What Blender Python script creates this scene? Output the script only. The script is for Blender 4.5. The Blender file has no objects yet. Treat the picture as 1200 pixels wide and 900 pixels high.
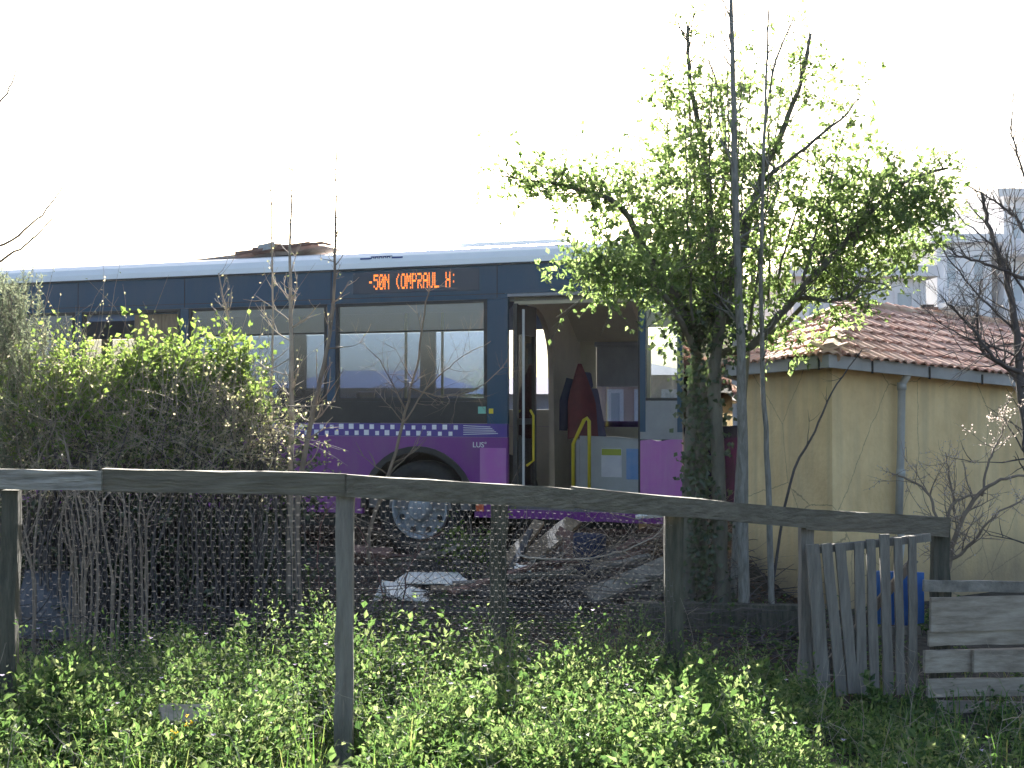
import bpy, math, random
import numpy as np
from mathutils import Vector, Matrix, noise
random.seed(7)
rng = np.random.default_rng(7)
R = math.radians
scn = bpy.context.scene
COL = scn.collection

# ------------------------------------------------------------------ camera, sky, sun, exposure
F_PX, CX, CY, CAM_H, PITCH = 1448.0, 600.0, 450.0, 1.55, R(1.0)
cam = bpy.data.cameras.new('camera')
cam.sensor_width = 36.0
cam.lens = 36.0 * F_PX / 1200.0
cam.clip_start, cam.clip_end = 0.05, 3000
camo = bpy.data.objects.new('camera', cam)
COL.objects.link(camo)
camo.location = (0, 0, CAM_H)
camo.rotation_euler = (R(90) + PITCH, 0, 0)
scn.camera = camo

SUN_EL, SUN_AZ = R(25), R(-2)          # azimuth from +Y towards +X
world = bpy.data.worlds.new('World')
scn.world = world
world.use_nodes = True
wt = world.node_tree
sky = wt.nodes.new('ShaderNodeTexSky')
sky.sky_type = 'NISHITA'
sky.sun_disc = False
sky.sun_elevation = SUN_EL
sky.sun_rotation = SUN_AZ
sky.air_density, sky.dust_density, sky.ozone_density = 1.0, 3.5, 1.0
bg = wt.nodes['Background']
bg.inputs['Strength'].default_value = 0.06
wt.links.new(sky.outputs[0], bg.inputs[0])
sun = bpy.data.lights.new('sun', 'SUN')
sun.energy, sun.angle, sun.color = 5.0, R(0.5), (1.0, 0.95, 0.86)
suno = bpy.data.objects.new('sun', sun)
COL.objects.link(suno)
sdir = Vector((math.sin(SUN_AZ) * math.cos(SUN_EL), math.cos(SUN_AZ) * math.cos(SUN_EL), math.sin(SUN_EL)))
suno.rotation_euler = (-sdir).to_track_quat('-Z', 'Y').to_euler()
suno.location = sdir * 50
vs = scn.view_settings
vs.view_transform, vs.look, vs.gamma, vs.exposure = 'Standard', 'None', 1.0, 2.55
vs.use_curve_mapping = False
scn.cycles.max_bounces = 8
scn.cycles.transparent_max_bounces = 24
scn.cycles.caustics_reflective = False
scn.cycles.caustics_refractive = False

def P(px, py, d):
    """world point that a 1200x900 photo pixel shows at distance d along +Y"""
    a, b = (px - CX) / F_PX, (CY - py) / F_PX
    c, s = math.cos(PITCH), math.sin(PITCH)
    dy, dz = c - b * s, s + b * c
    k = d / dy
    return Vector((a * k, d, CAM_H + dz * k))

# ------------------------------------------------------------------ materials
def _mat(name):
    m = bpy.data.materials.new(name)
    m.use_nodes = True
    return m, m.node_tree, m.node_tree.nodes['Principled BSDF']

def mat(name, c, rough=0.7, c2=None, scale=6.0, stretch=(1, 1, 1), bump=0.0, bscale=None, metal=0.0, spec=0.5, coat=0.0, emit=0.0, detail=6.0, lo=0.35, hi=0.65):
    m, t, b = _mat(name)
    b.inputs['Roughness'].default_value = rough
    b.inputs['Metallic'].default_value = metal
    b.inputs['Specular IOR Level'].default_value = spec
    b.inputs['Coat Weight'].default_value = coat
    b.inputs['Coat Roughness'].default_value = 0.05
    c = tuple(c) + (1,)
    b.inputs['Base Color'].default_value = c
    if emit:
        b.inputs['Emission Color'].default_value = c
        b.inputs['Emission Strength'].default_value = emit
    if c2 is not None or bump:
        tc = t.nodes.new('ShaderNodeTexCoord')
        mp = t.nodes.new('ShaderNodeMapping')
        mp.inputs['Scale'].default_value = stretch
        t.links.new(tc.outputs['Object'], mp.inputs[0])
    if c2 is not None:
        n = t.nodes.new('ShaderNodeTexNoise')
        n.inputs['Scale'].default_value = scale
        n.inputs['Detail'].default_value = detail
        n.inputs['Roughness'].default_value = 0.65
        t.links.new(mp.outputs[0], n.inputs[0])
        rp = t.nodes.new('ShaderNodeValToRGB')
        rp.color_ramp.elements[0].position, rp.color_ramp.elements[1].position = lo, hi
        rp.color_ramp.elements[0].color = c
        rp.color_ramp.elements[1].color = tuple(c2) + (1,)
        t.links.new(n.outputs[0], rp.inputs[0])
        t.links.new(rp.outputs[0], b.inputs['Base Color'])
    if bump:
        n2 = t.nodes.new('ShaderNodeTexNoise')
        n2.inputs['Scale'].default_value = bscale or scale * 4
        n2.inputs['Detail'].default_value = 6
        t.links.new(mp.outputs[0], n2.inputs[0])
        bp = t.nodes.new('ShaderNodeBump')
        bp.inputs['Strength'].default_value = bump
        bp.inputs['Distance'].default_value = 0.02
        t.links.new(n2.outputs[0], bp.inputs['Height'])
        t.links.new(bp.outputs[0], b.inputs['Normal'])
    return m

def leaf_mat(name, cols, trans=0.5, gloss=0.03):
    m, t, b = _mat(name)
    out = t.nodes['Material Output']
    t.nodes.remove(b)
    g = t.nodes.new('ShaderNodeNewGeometry')
    rp = t.nodes.new('ShaderNodeValToRGB')
    els = rp.color_ramp.elements
    while len(els) < len(cols):
        els.new(0.5)
    for i, c in enumerate(cols):
        els[i].position = i / (len(cols) - 1)
        els[i].color = tuple(c) + (1,)
    t.links.new(g.outputs['Random Per Island'], rp.inputs[0])
    d = t.nodes.new('ShaderNodeBsdfDiffuse')
    tr = t.nodes.new('ShaderNodeBsdfTranslucent')
    hs = t.nodes.new('ShaderNodeHueSaturation')
    hs.inputs['Hue'].default_value = 0.48
    hs.inputs['Value'].default_value = 2.1
    hs.inputs['Saturation'].default_value = 0.95
    t.links.new(rp.outputs[0], hs.inputs['Color'])
    t.links.new(rp.outputs[0], d.inputs[0])
    t.links.new(hs.outputs[0], tr.inputs[0])
    mx = t.nodes.new('ShaderNodeMixShader')
    mx.inputs[0].default_value = trans
    t.links.new(d.outputs[0], mx.inputs[1])
    t.links.new(tr.outputs[0], mx.inputs[2])
    gl = t.nodes.new('ShaderNodeBsdfGlossy')
    gl.inputs['Roughness'].default_value = 0.55
    mx2 = t.nodes.new('ShaderNodeMixShader')
    mx2.inputs[0].default_value = gloss
    t.links.new(mx.outputs[0], mx2.inputs[1])
    t.links.new(gl.outputs[0], mx2.inputs[2])
    t.links.new(mx2.outputs[0], out.inputs[0])
    return m

def glass_mat(name, tint=(0.75, 0.85, 0.9), refl=0.12):
    m, t, b = _mat(name)
    out = t.nodes['Material Output']
    t.nodes.remove(b)
    tr = t.nodes.new('ShaderNodeBsdfTransparent')
    tr.inputs[0].default_value = tuple(tint) + (1,)
    gl = t.nodes.new('ShaderNodeBsdfGlossy')
    gl.inputs['Roughness'].default_value = 0.03
    lw = t.nodes.new('ShaderNodeFresnel')
    lw.inputs['IOR'].default_value = 1.5
    ad = t.nodes.new('ShaderNodeMath')
    ad.operation = 'ADD'
    ad.inputs[1].default_value = refl
    ad.use_clamp = True
    t.links.new(lw.outputs[0], ad.inputs[0])
    mx = t.nodes.new('ShaderNodeMixShader')
    t.links.new(ad.outputs[0], mx.inputs[0])
    t.links.new(tr.outputs[0], mx.inputs[1])
    t.links.new(gl.outputs[0], mx.inputs[2])
    t.links.new(mx.outputs[0], out.inputs[0])
    return m

M = {}
M['blue'] = mat('bus_blue_paint', (0.011, 0.06, 0.125), 0.32, (0.045, 0.08, 0.12), 3.5, (1, 1, 0.35), coat=0.1, spec=0.35, lo=0.45, hi=0.95, detail=9)
M['purple'] = mat('bus_purple_paint', (0.18, 0.035, 0.24), 0.3, (0.19, 0.09, 0.21), 4, (1, 1, 0.4), coat=0.2, lo=0.45, hi=0.95, detail=9)
M['magenta'] = mat('bus_magenta_paint', (0.42, 0.12, 0.44), 0.35, (0.42, 0.24, 0.42), 5, (1, 1, 0.4), coat=0.1, lo=0.4, hi=0.9, detail=9)
M['roofwhite'] = mat('bus_white_roof_paint', (0.86, 0.87, 0.87), 0.3, (0.80, 0.82, 0.83), 2, coat=0.2)
M['black'] = mat('black_plastic', (0.012, 0.013, 0.015), 0.45, (0.02, 0.02, 0.022), 8)
M['rubber'] = mat('tyre_rubber', (0.018, 0.018, 0.019), 0.8, (0.035, 0.032, 0.03), 10, bump=0.3)
M['rim'] = mat('wheel_rim_steel', (0.36, 0.40, 0.44), 0.55, (0.22, 0.24, 0.26), 8, metal=0.1)
M['beige'] = mat('interior_beige', (0.50, 0.46, 0.33), 0.6, (0.44, 0.40, 0.29), 4)
M['greyin'] = mat('interior_grey', (0.30, 0.31, 0.33), 0.6, (0.24, 0.25, 0.27), 6)
M['lightgrey'] = mat('cab_panel_grey', (0.52, 0.55, 0.55), 0.5, (0.45, 0.47, 0.47), 5)
M['floorin'] = mat('bus_floor_vinyl', (0.13, 0.13, 0.14), 0.6, (0.18, 0.18, 0.18), 20)
M['yellow'] = mat('yellow_handrail_paint', (0.75, 0.62, 0.04), 0.35, (0.7, 0.55, 0.04), 6)
M['seat'] = mat('seat_fabric', (0.05, 0.06, 0.12), 0.9, (0.08, 0.07, 0.14), 12)
M['led'] = mat('orange_led', (1.0, 0.24, 0.03), 0.5, emit=0.32)
M['white'] = mat('white_vinyl', (0.8, 0.8, 0.84), 0.45, (0.7, 0.7, 0.76), 8)
M['sheet'] = mat('white_sheet', (0.86, 0.85, 0.82), 0.4, (0.76, 0.74, 0.68), 5, bump=0.2)
M['redcloth'] = mat('dark_red_cloth', (0.11, 0.025, 0.03), 0.9, (0.15, 0.03, 0.035), 10)
M['bluecloth'] = mat('navy_cloth', (0.02, 0.025, 0.06), 0.9, (0.03, 0.035, 0.07), 10)
M['notice'] = mat('blue_notice', (0.18, 0.36, 0.68), 0.5, (0.25, 0.42, 0.7), 10)
M['green_s'] = mat('green_sticker', (0.18, 0.5, 0.4), 0.5)
M['red_s'] = mat('red_sticker', (0.6, 0.12, 0.05), 0.5)
M['navy_s'] = mat('navy_print', (0.03, 0.06, 0.25), 0.5)
M['glass'] = glass_mat('window_glass', (0.38, 0.48, 0.66), 0.11)
M['fartint'] = glass_mat('tinted_far_glass', (0.40, 0.45, 0.52), 0.04)
M['clear'] = glass_mat('clear_glass', (0.86, 0.93, 0.95), 0.05)
M['wood'] = mat('weathered_wood', (0.10, 0.092, 0.08), 0.9, (0.27, 0.25, 0.22), 5, (1, 1, 1), 0.7, 30)
M['plankwood'] = mat('grey_plank_wood', (0.12, 0.108, 0.095), 0.9, (0.26, 0.24, 0.21), 5, (7, 7, 0.8), 0.8, 8, lo=0.25, hi=0.75)
M['railwood'] = mat('rail_wood', (0.085, 0.076, 0.056), 0.92, (0.20, 0.18, 0.14), 5, (0.9, 3, 7), 0.9, 8, lo=0.25, hi=0.75)
M['railpale'] = mat('pale_rail_wood', (0.13, 0.12, 0.10), 0.92, (0.42, 0.40, 0.36), 4, (0.9, 3, 7), 0.9, 8, lo=0.3, hi=0.7)
M['boardwood'] = mat('board_wood', (0.21, 0.175, 0.14), 0.9, (0.40, 0.35, 0.29), 4, (0.7, 4, 5), 0.6, 6)
M['mosswood'] = mat('mossy_post_wood', (0.045, 0.045, 0.034), 0.95, (0.11, 0.105, 0.08), 5, (7, 7, 0.7), 0.9, 9)
M['tanwood'] = mat('split_timber', (0.33, 0.24, 0.15), 0.85, (0.2, 0.14, 0.09), 6, (6, 6, 1), 0.5, 8)
M['redwood'] = mat('reddish_timber', (0.20, 0.11, 0.085), 0.85, (0.12, 0.07, 0.06), 6, (1, 6, 6), 0.5, 8)
M['bluepaint'] = mat('blue_painted_board', (0.02, 0.10, 0.38), 0.55, (0.035, 0.15, 0.46), 6, bump=0.2)
M['wire'] = mat('galvanised_wire', (0.20, 0.19, 0.19), 0.8, (0.08, 0.065, 0.06), 3, metal=0.1)
M['wallcream'] = None
M['fascia'] = mat('old_fascia', (0.42, 0.43, 0.43), 0.7, (0.30, 0.31, 0.31), 3, bump=0.2)
M['pipe'] = mat('downpipe_grey', (0.42, 0.44, 0.43), 0.55, (0.33, 0.34, 0.34), 6)
M['tile'] = None
M['ridge'] = mat('pale_ridge_mortar', (0.52, 0.38, 0.26), 0.9, (0.40, 0.23, 0.15), 6, bump=0.6)
M['chimney'] = mat('sooty_chimney', (0.10, 0.095, 0.10), 0.9, (0.06, 0.055, 0.055), 12, bump=0.6)
M['bark_grey'] = mat('pale_grey_bark', (0.27, 0.27, 0.25), 0.9, (0.14, 0.135, 0.115), 6, (8, 8, 1.5), 0.7, 6)
M['bark_dark'] = mat('dark_bark', (0.07, 0.06, 0.05), 0.95, (0.14, 0.125, 0.10), 8, (3, 3, 0.7), 0.9, 8)
M['bark_moss'] = mat('mossy_bark', (0.095, 0.088, 0.072), 0.95, (0.15, 0.145, 0.11), 5, (3, 3, 0.8), 0.9, 8)
M['twig_tan'] = mat('tan_twig', (0.26, 0.21, 0.16), 0.85, (0.16, 0.125, 0.10), 5)
M['twig_pale'] = mat('pale_twig', (0.42, 0.37, 0.30), 0.85, (0.25, 0.20, 0.16), 5)
M['twig_red'] = mat('reddish_twig', (0.20, 0.10, 0.09), 0.85, (0.13, 0.08, 0.07), 5)
M['twig_dark'] = mat('dark_twig', (0.065, 0.055, 0.055), 0.9, (0.10, 0.09, 0.085), 5)
M['leaf_tree'] = leaf_mat('tree_leaf', [(0.05, 0.10, 0.024), (0.09, 0.155, 0.042), (0.15, 0.21, 0.075)], 0.66)
M['leaf_bush'] = leaf_mat('bush_leaf', [(0.05, 0.10, 0.016), (0.09, 0.16, 0.026), (0.14, 0.20, 0.045)], 0.55)
M['leaf_dull'] = leaf_mat('dull_leaf_sun_specks', [(0.035, 0.06, 0.02), (0.09, 0.11, 0.05), (0.22, 0.22, 0.11), (0.36, 0.33, 0.22)], 0.45)  # palest leaf tones stand in for sunlit specks low in the hedge
M['leaf_dark'] = leaf_mat('dark_ivy_and_shade_leaf', [(0.015, 0.035, 0.01), (0.03, 0.055, 0.016), (0.05, 0.075, 0.025)], 0.25, 0.08)
M['needle'] = leaf_mat('grey_green_needle', [(0.06, 0.085, 0.05), (0.12, 0.15, 0.09), (0.18, 0.20, 0.13)], 0.35)
M['weed'] = leaf_mat('weed_leaf', [(0.022, 0.060, 0.014), (0.045, 0.10, 0.022), (0.078, 0.145, 0.036), (0.15, 0.19, 0.075)], 0.55)
M['grass'] = leaf_mat('grass_blade', [(0.035, 0.11, 0.015), (0.06, 0.15, 0.02), (0.09, 0.17, 0.03), (0.17, 0.17, 0.06)], 0.5)
M['blossom'] = leaf_mat('pale_bud', [(0.26, 0.22, 0.19), (0.42, 0.38, 0.33)], 0.4)
M['flower'] = leaf_mat('tiny_flower', [(0.55, 0.45, 0.60), (0.65, 0.60, 0.70), (0.5, 0.35, 0.5)], 0.4)
M['yflower'] = leaf_mat('yellow_flower', [(0.75, 0.58, 0.03), (0.7, 0.5, 0.03)], 0.3)
M['deadleaf'] = leaf_mat('dead_leaf', [(0.07, 0.045, 0.03), (0.12, 0.08, 0.05), (0.045, 0.03, 0.022)], 0.3)
M['darktarp'] = mat('dark_tarp', (0.06, 0.065, 0.08), 0.7, (0.10, 0.105, 0.12), 6)
M['apwhite'] = mat('white_render', (0.84, 0.84, 0.86), 0.8, (0.78, 0.78, 0.8), 1.5)
M['ap_paled'] = mat('glare_paled_render', (0.85, 0.84, 0.85), 0.8, (0.80, 0.79, 0.80), 1.5)  # wall colour paled to imitate veiling glare over the far blocks
M['appink'] = mat('pink_render', (0.60, 0.42, 0.36), 0.8, (0.52, 0.36, 0.31), 1.5)
M['apglass'] = mat('glare_paled_pane', (0.42, 0.48, 0.52), 0.3, (0.48, 0.54, 0.58), 2)  # panes paled so they fade as if under glare
M['redroof'] = mat('distant_red_roof', (0.34, 0.13, 0.08), 0.85, (0.26, 0.10, 0.06), 3, bump=0.4)

def wall_material():
    m, t, b = _mat('stained_cream_render')
    tc = t.nodes.new('ShaderNodeTexCoord')
    n1 = t.nodes.new('ShaderNodeTexNoise')
    n1.inputs['Scale'].default_value, n1.inputs['Detail'].default_value = 1.6, 8
    n1.inputs['Roughness'].default_value = 0.7
    t.links.new(tc.outputs['Object'], n1.inputs[0])
    rp = t.nodes.new('ShaderNodeValToRGB')
    e = rp.color_ramp.elements
    e[0].position, e[0].color = 0.30, (0.62, 0.455, 0.23, 1)
    e[1].position, e[1].color = 0.62, (0.82, 0.645, 0.355, 1)
    x = e.new(0.78)
    x.color = (0.70, 0.59, 0.41, 1)
    t.links.new(n1.outputs[0], rp.inputs[0])
    mp = t.nodes.new('ShaderNodeMapping')
    mp.inputs['Scale'].default_value = (5, 5, 0.45)
    t.links.new(tc.outputs['Object'], mp.inputs[0])
    n2 = t.nodes.new('ShaderNodeTexNoise')
    n2.inputs['Scale'].default_value, n2.inputs['Detail'].default_value = 1.6, 6
    t.links.new(mp.outputs[0], n2.inputs[0])
    rp2 = t.nodes.new('ShaderNodeValToRGB')
    rp2.color_ramp.elements[0].position, rp2.color_ramp.elements[1].position = 0.45, 0.75
    t.links.new(n2.outputs[0], rp2.inputs[0])
    mx = t.nodes.new('ShaderNodeMix')
    mx.data_type = 'RGBA'
    mul = t.nodes.new('ShaderNodeMath')
    mul.operation = 'MULTIPLY'
    mul.inputs[1].default_value = 0.45
    t.links.new(rp2.outputs[0], mul.inputs[0])
    t.links.new(mul.outputs[0], mx.inputs[0])
    t.links.new(rp.outputs[0], mx.inputs[6])
    mx.inputs[7].default_value = (0.40, 0.34, 0.22, 1)
    sp = t.nodes.new('ShaderNodeSeparateXYZ')
    t.links.new(tc.outputs['Object'], sp.inputs[0])
    ad = t.nodes.new('ShaderNodeMath'); ad.operation = 'MULTIPLY_ADD'
    t.links.new(n1.outputs[0], ad.inputs[0]); ad.inputs[1].default_value = -0.9
    t.links.new(sp.outputs[2], ad.inputs[2])
    mr = t.nodes.new('ShaderNodeMapRange')
    mr.inputs[1].default_value, mr.inputs[2].default_value, mr.inputs[3].default_value, mr.inputs[4].default_value = -0.35, 0.15, 0.75, 0.0
    t.links.new(ad.outputs[0], mr.inputs[0])
    mx2 = t.nodes.new('ShaderNodeMix'); mx2.data_type = 'RGBA'
    t.links.new(mr.outputs[0], mx2.inputs[0])
    t.links.new(mx.outputs[2], mx2.inputs[6])
    mx2.inputs[7].default_value = (0.20, 0.16, 0.11, 1)
    vr = t.nodes.new('ShaderNodeTexVoronoi'); vr.feature = 'DISTANCE_TO_EDGE'
    vr.inputs['Scale'].default_value = 1.1
    nz = t.nodes.new('ShaderNodeMix'); nz.data_type = 'VECTOR'
    nz.inputs[0].default_value = 0.12
    t.links.new(tc.outputs['Object'], nz.inputs[4]); t.links.new(n1.outputs[1], nz.inputs[5])
    t.links.new(nz.outputs[1], vr.inputs['Vector'])
    cr_ = t.nodes.new('ShaderNodeMath'); cr_.operation = 'LESS_THAN'; cr_.inputs[1].default_value = 0.0035
    t.links.new(vr.outputs['Distance'], cr_.inputs[0])
    cm = t.nodes.new('ShaderNodeMath'); cm.operation = 'MULTIPLY'; cm.inputs[1].default_value = 0.55
    t.links.new(cr_.outputs[0], cm.inputs[0])
    mx3 = t.nodes.new('ShaderNodeMix'); mx3.data_type = 'RGBA'
    t.links.new(cm.outputs[0], mx3.inputs[0]); t.links.new(mx2.outputs[2], mx3.inputs[6])
    mx3.inputs[7].default_value = (0.14, 0.12, 0.09, 1)
    t.links.new(mx3.outputs[2], b.inputs['Base Color'])
    b.inputs['Roughness'].default_value = 0.92
    n3 = t.nodes.new('ShaderNodeTexNoise')
    n3.inputs['Scale'].default_value, n3.inputs['Detail'].default_value = 28, 6
    t.links.new(tc.outputs['Object'], n3.inputs[0])
    bp = t.nodes.new('ShaderNodeBump')
    bp.inputs['Strength'].default_value, bp.inputs['Distance'].default_value = 0.35, 0.02
    t.links.new(n3.outputs[0], bp.inputs['Height'])
    t.links.new(bp.outputs[0], b.inputs['Normal'])
    return m
M['wallcream'] = wall_material()

def tile_material():
    m, t, b = _mat('old_clay_tile')
    g = t.nodes.new('ShaderNodeNewGeometry')
    rp = t.nodes.new('ShaderNodeValToRGB')
    e = rp.color_ramp.elements
    e[0].color, e[1].color = (0.42, 0.205, 0.145, 1), (0.76, 0.50, 0.39, 1)
    x = e.new(0.5)
    x.color = (0.60, 0.335, 0.25, 1)
    t.links.new(g.outputs['Random Per Island'], rp.inputs[0])
    tc = t.nodes.new('ShaderNodeTexCoord')
    n1 = t.nodes.new('ShaderNodeTexNoise')
    n1.inputs['Scale'].default_value, n1.inputs['Detail'].default_value = 9, 7
    t.links.new(tc.outputs['Object'], n1.inputs[0])
    rp2 = t.nodes.new('ShaderNodeValToRGB')
    rp2.color_ramp.elements[0].position, rp2.color_ramp.elements[1].position = 0.4, 0.7
    t.links.new(n1.outputs[0], rp2.inputs[0])
    mx = t.nodes.new('ShaderNodeMix')
    mx.data_type = 'RGBA'
    mul = t.nodes.new('ShaderNodeMath')
    mul.operation = 'MULTIPLY'
    mul.inputs[1].default_value = 0.6
    t.links.new(rp2.outputs[0], mul.inputs[0])
    t.links.new(mul.outputs[0], mx.inputs[0])
    t.links.new(rp.outputs[0], mx.inputs[6])
    mx.inputs[7].default_value = (0.34, 0.25, 0.21, 1)
    t.links.new(mx.outputs[2], b.inputs['Base Color'])
    b.inputs['Roughness'].default_value = 0.85
    return m
M['tile'] = tile_material()

def ground_material():
    m, t, b = _mat('soil_and_short_grass')
    tc = t.nodes.new('ShaderNodeTexCoord')
    n1 = t.nodes.new('ShaderNodeTexNoise')
    n1.inputs['Scale'].default_value, n1.inputs['Detail'].default_value = 0.9, 8
    t.links.new(tc.outputs['Object'], n1.inputs[0])
    rp = t.nodes.new('ShaderNodeValToRGB')
    e = rp.color_ramp.elements
    e[0].position, e[0].color = 0.38, (0.026, 0.021, 0.016, 1)
    e[1].position, e[1].color = 0.62, (0.050, 0.041, 0.029, 1)
    x = e.new(0.75)
    x.color = (0.03, 0.04, 0.016, 1)
    t.links.new(n1.outputs[0], rp.inputs[0])
    t.links.new(rp.outputs[0], b.inputs['Base Color'])
    b.inputs['Roughness'].default_value = 0.95
    n3 = t.nodes.new('ShaderNodeTexNoise')
    n3.inputs['Scale'].default_value, n3.inputs['Detail'].default_value = 14, 8
    t.links.new(tc.outputs['Object'], n3.inputs[0])
    bp = t.nodes.new('ShaderNodeBump')
    bp.inputs['Strength'].default_value, bp.inputs['Distance'].default_value = 0.9, 0.04
    t.links.new(n3.outputs[0], bp.inputs['Height'])
    t.links.new(bp.outputs[0], b.inputs['Normal'])
    return m
M['ground'] = ground_material()

# ------------------------------------------------------------------ mesh builder
class MB:
    def __init__(s):
        s.v, s.f, s.mi, s.n = [], [], [], 0
    def add(s, vs, fs, mi=0):
        b = s.n
        s.v.extend([tuple(v) for v in vs])
        s.f.extend([tuple(i + b for i in f) for f in fs])
        s.mi.extend([mi] * len(fs))
        s.n += len(vs)
    def box(s, x0, x1, y0, y1, z0, z1, mi=0):
        vs = [(x0, y0, z0), (x1, y0, z0), (x1, y1, z0), (x0, y1, z0), (x0, y0, z1), (x1, y0, z1), (x1, y1, z1), (x0, y1, z1)]
        s.add(vs, [(0, 3, 2, 1), (4, 5, 6, 7), (0, 1, 5, 4), (1, 2, 6, 5), (2, 3, 7, 6), (3, 0, 4, 7)], mi)
    def hexa(s, c8, mi=0):
        s.add(c8, [(0, 3, 2, 1), (4, 5, 6, 7), (0, 1, 5, 4), (1, 2, 6, 5), (2, 3, 7, 6), (3, 0, 4, 7)], mi)
    def prism(s, poly, ext, mi=0):
        """poly: list of 3D points; extruded by vector ext"""
        n = len(poly)
        e = Vector(ext)
        vs = [Vector(p) for p in poly] + [Vector(p) + e for p in poly]
        fs = [tuple(range(n - 1, -1, -1)), tuple(range(n, 2 * n))]
        fs += [(i, (i + 1) % n, n + (i + 1) % n, n + i) for i in range(n)]
        s.add(vs, fs, mi)
    def beam(s, a, b, w, h, up=(0, 0, 1), seg=1, jit=0.0, mi=0, w1=None, h1=None, amp=1.0):
        """plank between a and b: w across, h along 'up'; slightly irregular when jit > 0"""
        a, b = Vector(a), Vector(b)
        d = (b - a).normalized()
        u = Vector(up)
        sdv = d.cross(u).normalized()
        u = sdv.cross(d).normalized()
        vs, fs = [], []
        for i in range(seg + 1):
            t = i / seg
            c = a.lerp(b, t)
            ww = w + ((w1 or w) - w) * t
            hh = h + ((h1 or h) - h) * t
            if jit:
                c = c + u * random.uniform(-jit, jit) * amp + sdv * random.uniform(-jit, jit) * 0.7
            for (sx, sy) in ((-1, -1), (1, -1), (1, 1), (-1, 1)):
                j = random.uniform(-jit, jit) * 0.8 if jit else 0
                vs.append(c + sdv * (sx * ww / 2 + j) + u * (sy * hh / 2 + j))
        for i in range(seg):
            o = i * 4
            for k in range(4):
                k2 = (k + 1) % 4
                fs.append((o + k, o + k2, o + 4 + k2, o + 4 + k))
        fs.append((3, 2, 1, 0))
        o = seg * 4
        fs.append((o, o + 1, o + 2, o + 3))
        s.add(vs, fs, mi)
    def tube(s, pts, rads, sides=5, mi=0, jit=0.0, caps=True):
        pts = [Vector(p) for p in pts]
        n = len(pts)
        if not hasattr(rads, '__len__'):
            rads = [rads] * n
        vs, fs = [], []
        ref = None
        for i in range(n):
            t = (pts[min(i + 1, n - 1)] - pts[max(i - 1, 0)])
            if t.length < 1e-9:
                t = Vector((0, 0, 1))
            t.normalize()
            if ref is None:
                ref = t.orthogonal().normalized()
            else:
                ref = (ref - t * ref.dot(t))
                ref = ref.normalized() if ref.length > 1e-6 else t.orthogonal().normalized()
            bi = t.cross(ref)
            for k in range(sides):
                a = 2 * math.pi * k / sides
                rr = rads[i] * (1 + (random.uniform(-jit, jit) if jit else 0))
                vs.append(pts[i] + (ref * math.cos(a) + bi * math.sin(a)) * rr)
        for i in range(n - 1):
            for k in range(sides):
                k2 = (k + 1) % sides
                fs.append((i * sides + k, i * sides + k2, (i + 1) * sides + k2, (i + 1) * sides + k))
        if caps:
            fs.append(tuple(range(sides - 1, -1, -1)))
            fs.append(tuple((n - 1) * sides + k for k in range(sides)))
        s.add(vs, fs, mi)
    def lathe(s, prof, origin, axis, seg=28, mi=0):
        """prof: (r, h) pairs turned round 'axis' through origin"""
        o, ax = Vector(origin), Vector(axis).normalized()
        u = ax.orthogonal().normalized()
        w = ax.cross(u)
        vs, fs = [], []
        for (r, h) in prof:
            for k in range(seg):
                a = 2 * math.pi * k / seg
                vs.append(o + ax * h + (u * math.cos(a) + w * math.sin(a)) * r)
        for i in range(len(prof) - 1):
            for k in range(seg):
                k2 = (k + 1) % seg
                fs.append((i * seg + k, i * seg + k2, (i + 1) * seg + k2, (i + 1) * seg + k))
        fs.append(tuple(range(seg - 1, -1, -1)))
        fs.append(tuple((len(prof) - 1) * seg + k for k in range(seg)))
        s.add(vs, fs, mi)
    def leaves(s, c, d, nrm, L, W, mi=0, fold=0.25):
        """arrays: base points c, directions d, normals nrm, lengths, widths: one kite-shaped leaf each"""
        c, d, nrm = np.asarray(c, float), np.asarray(d, float), np.asarray(nrm, float)
        if len(c) == 0:
            return
        d = d / (np.linalg.norm(d, axis=1, keepdims=True) + 1e-9)
        sd = np.cross(d, nrm)
        sd = sd / (np.linalg.norm(sd, axis=1, keepdims=True) + 1e-9)
        up = np.cross(sd, d)
        L = np.broadcast_to(np.asarray(L, float), (len(c),))[:, None]
        W = np.broadcast_to(np.asarray(W, float), (len(c),))[:, None]
        v0 = c
        v1 = c + d * L * 0.45 + sd * W * 0.5 + up * W * fold
        v2 = c + d * L
        v3 = c + d * L * 0.45 - sd * W * 0.5 + up * W * fold
        vs = np.stack([v0, v1, v2, v3], 1).reshape(-1, 3)
        b = s.n
        n = len(c)
        idx = (np.arange(n)[:, None] * 4 + np.arange(4)[None, :] + b)
        s.v.extend(map(tuple, vs.tolist()))
        s.f.extend(map(tuple, idx.tolist()))
        s.mi.extend([mi] * n)
        s.n += 4 * n
    def build(s, name, mats, parent=None, smooth=False):
        me = bpy.data.meshes.new(name)
        me.from_pydata(s.v, [], s.f)
        if not isinstance(mats, (list, tuple)):
            mats = [mats]
        for m in mats:
            me.materials.append(m)
        if len(mats) > 1:
            me.polygons.foreach_set('material_index', np.array(s.mi, dtype=np.int32))
        if smooth:
            me.polygons.foreach_set('use_smooth', np.ones(len(me.polygons), dtype=bool))
        me.update()
        o = bpy.data.objects.new(name, me)
        COL.objects.link(o)
        if parent is not None:
            o.parent = parent
        return o

def tag(o, label=None, cat=None, group=None, kind=None):
    if label: o['label'] = label
    if cat: o['category'] = cat
    if group: o['group'] = group
    if kind: o['kind'] = kind
    return o

def empty(name, loc=(0, 0, 0), rz=0.0):
    o = bpy.data.objects.new(name, None)
    o.location = loc
    o.rotation_euler = (0, 0, rz)
    o.empty_display_size = 0.2
    COL.objects.link(o)
    return o

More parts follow.
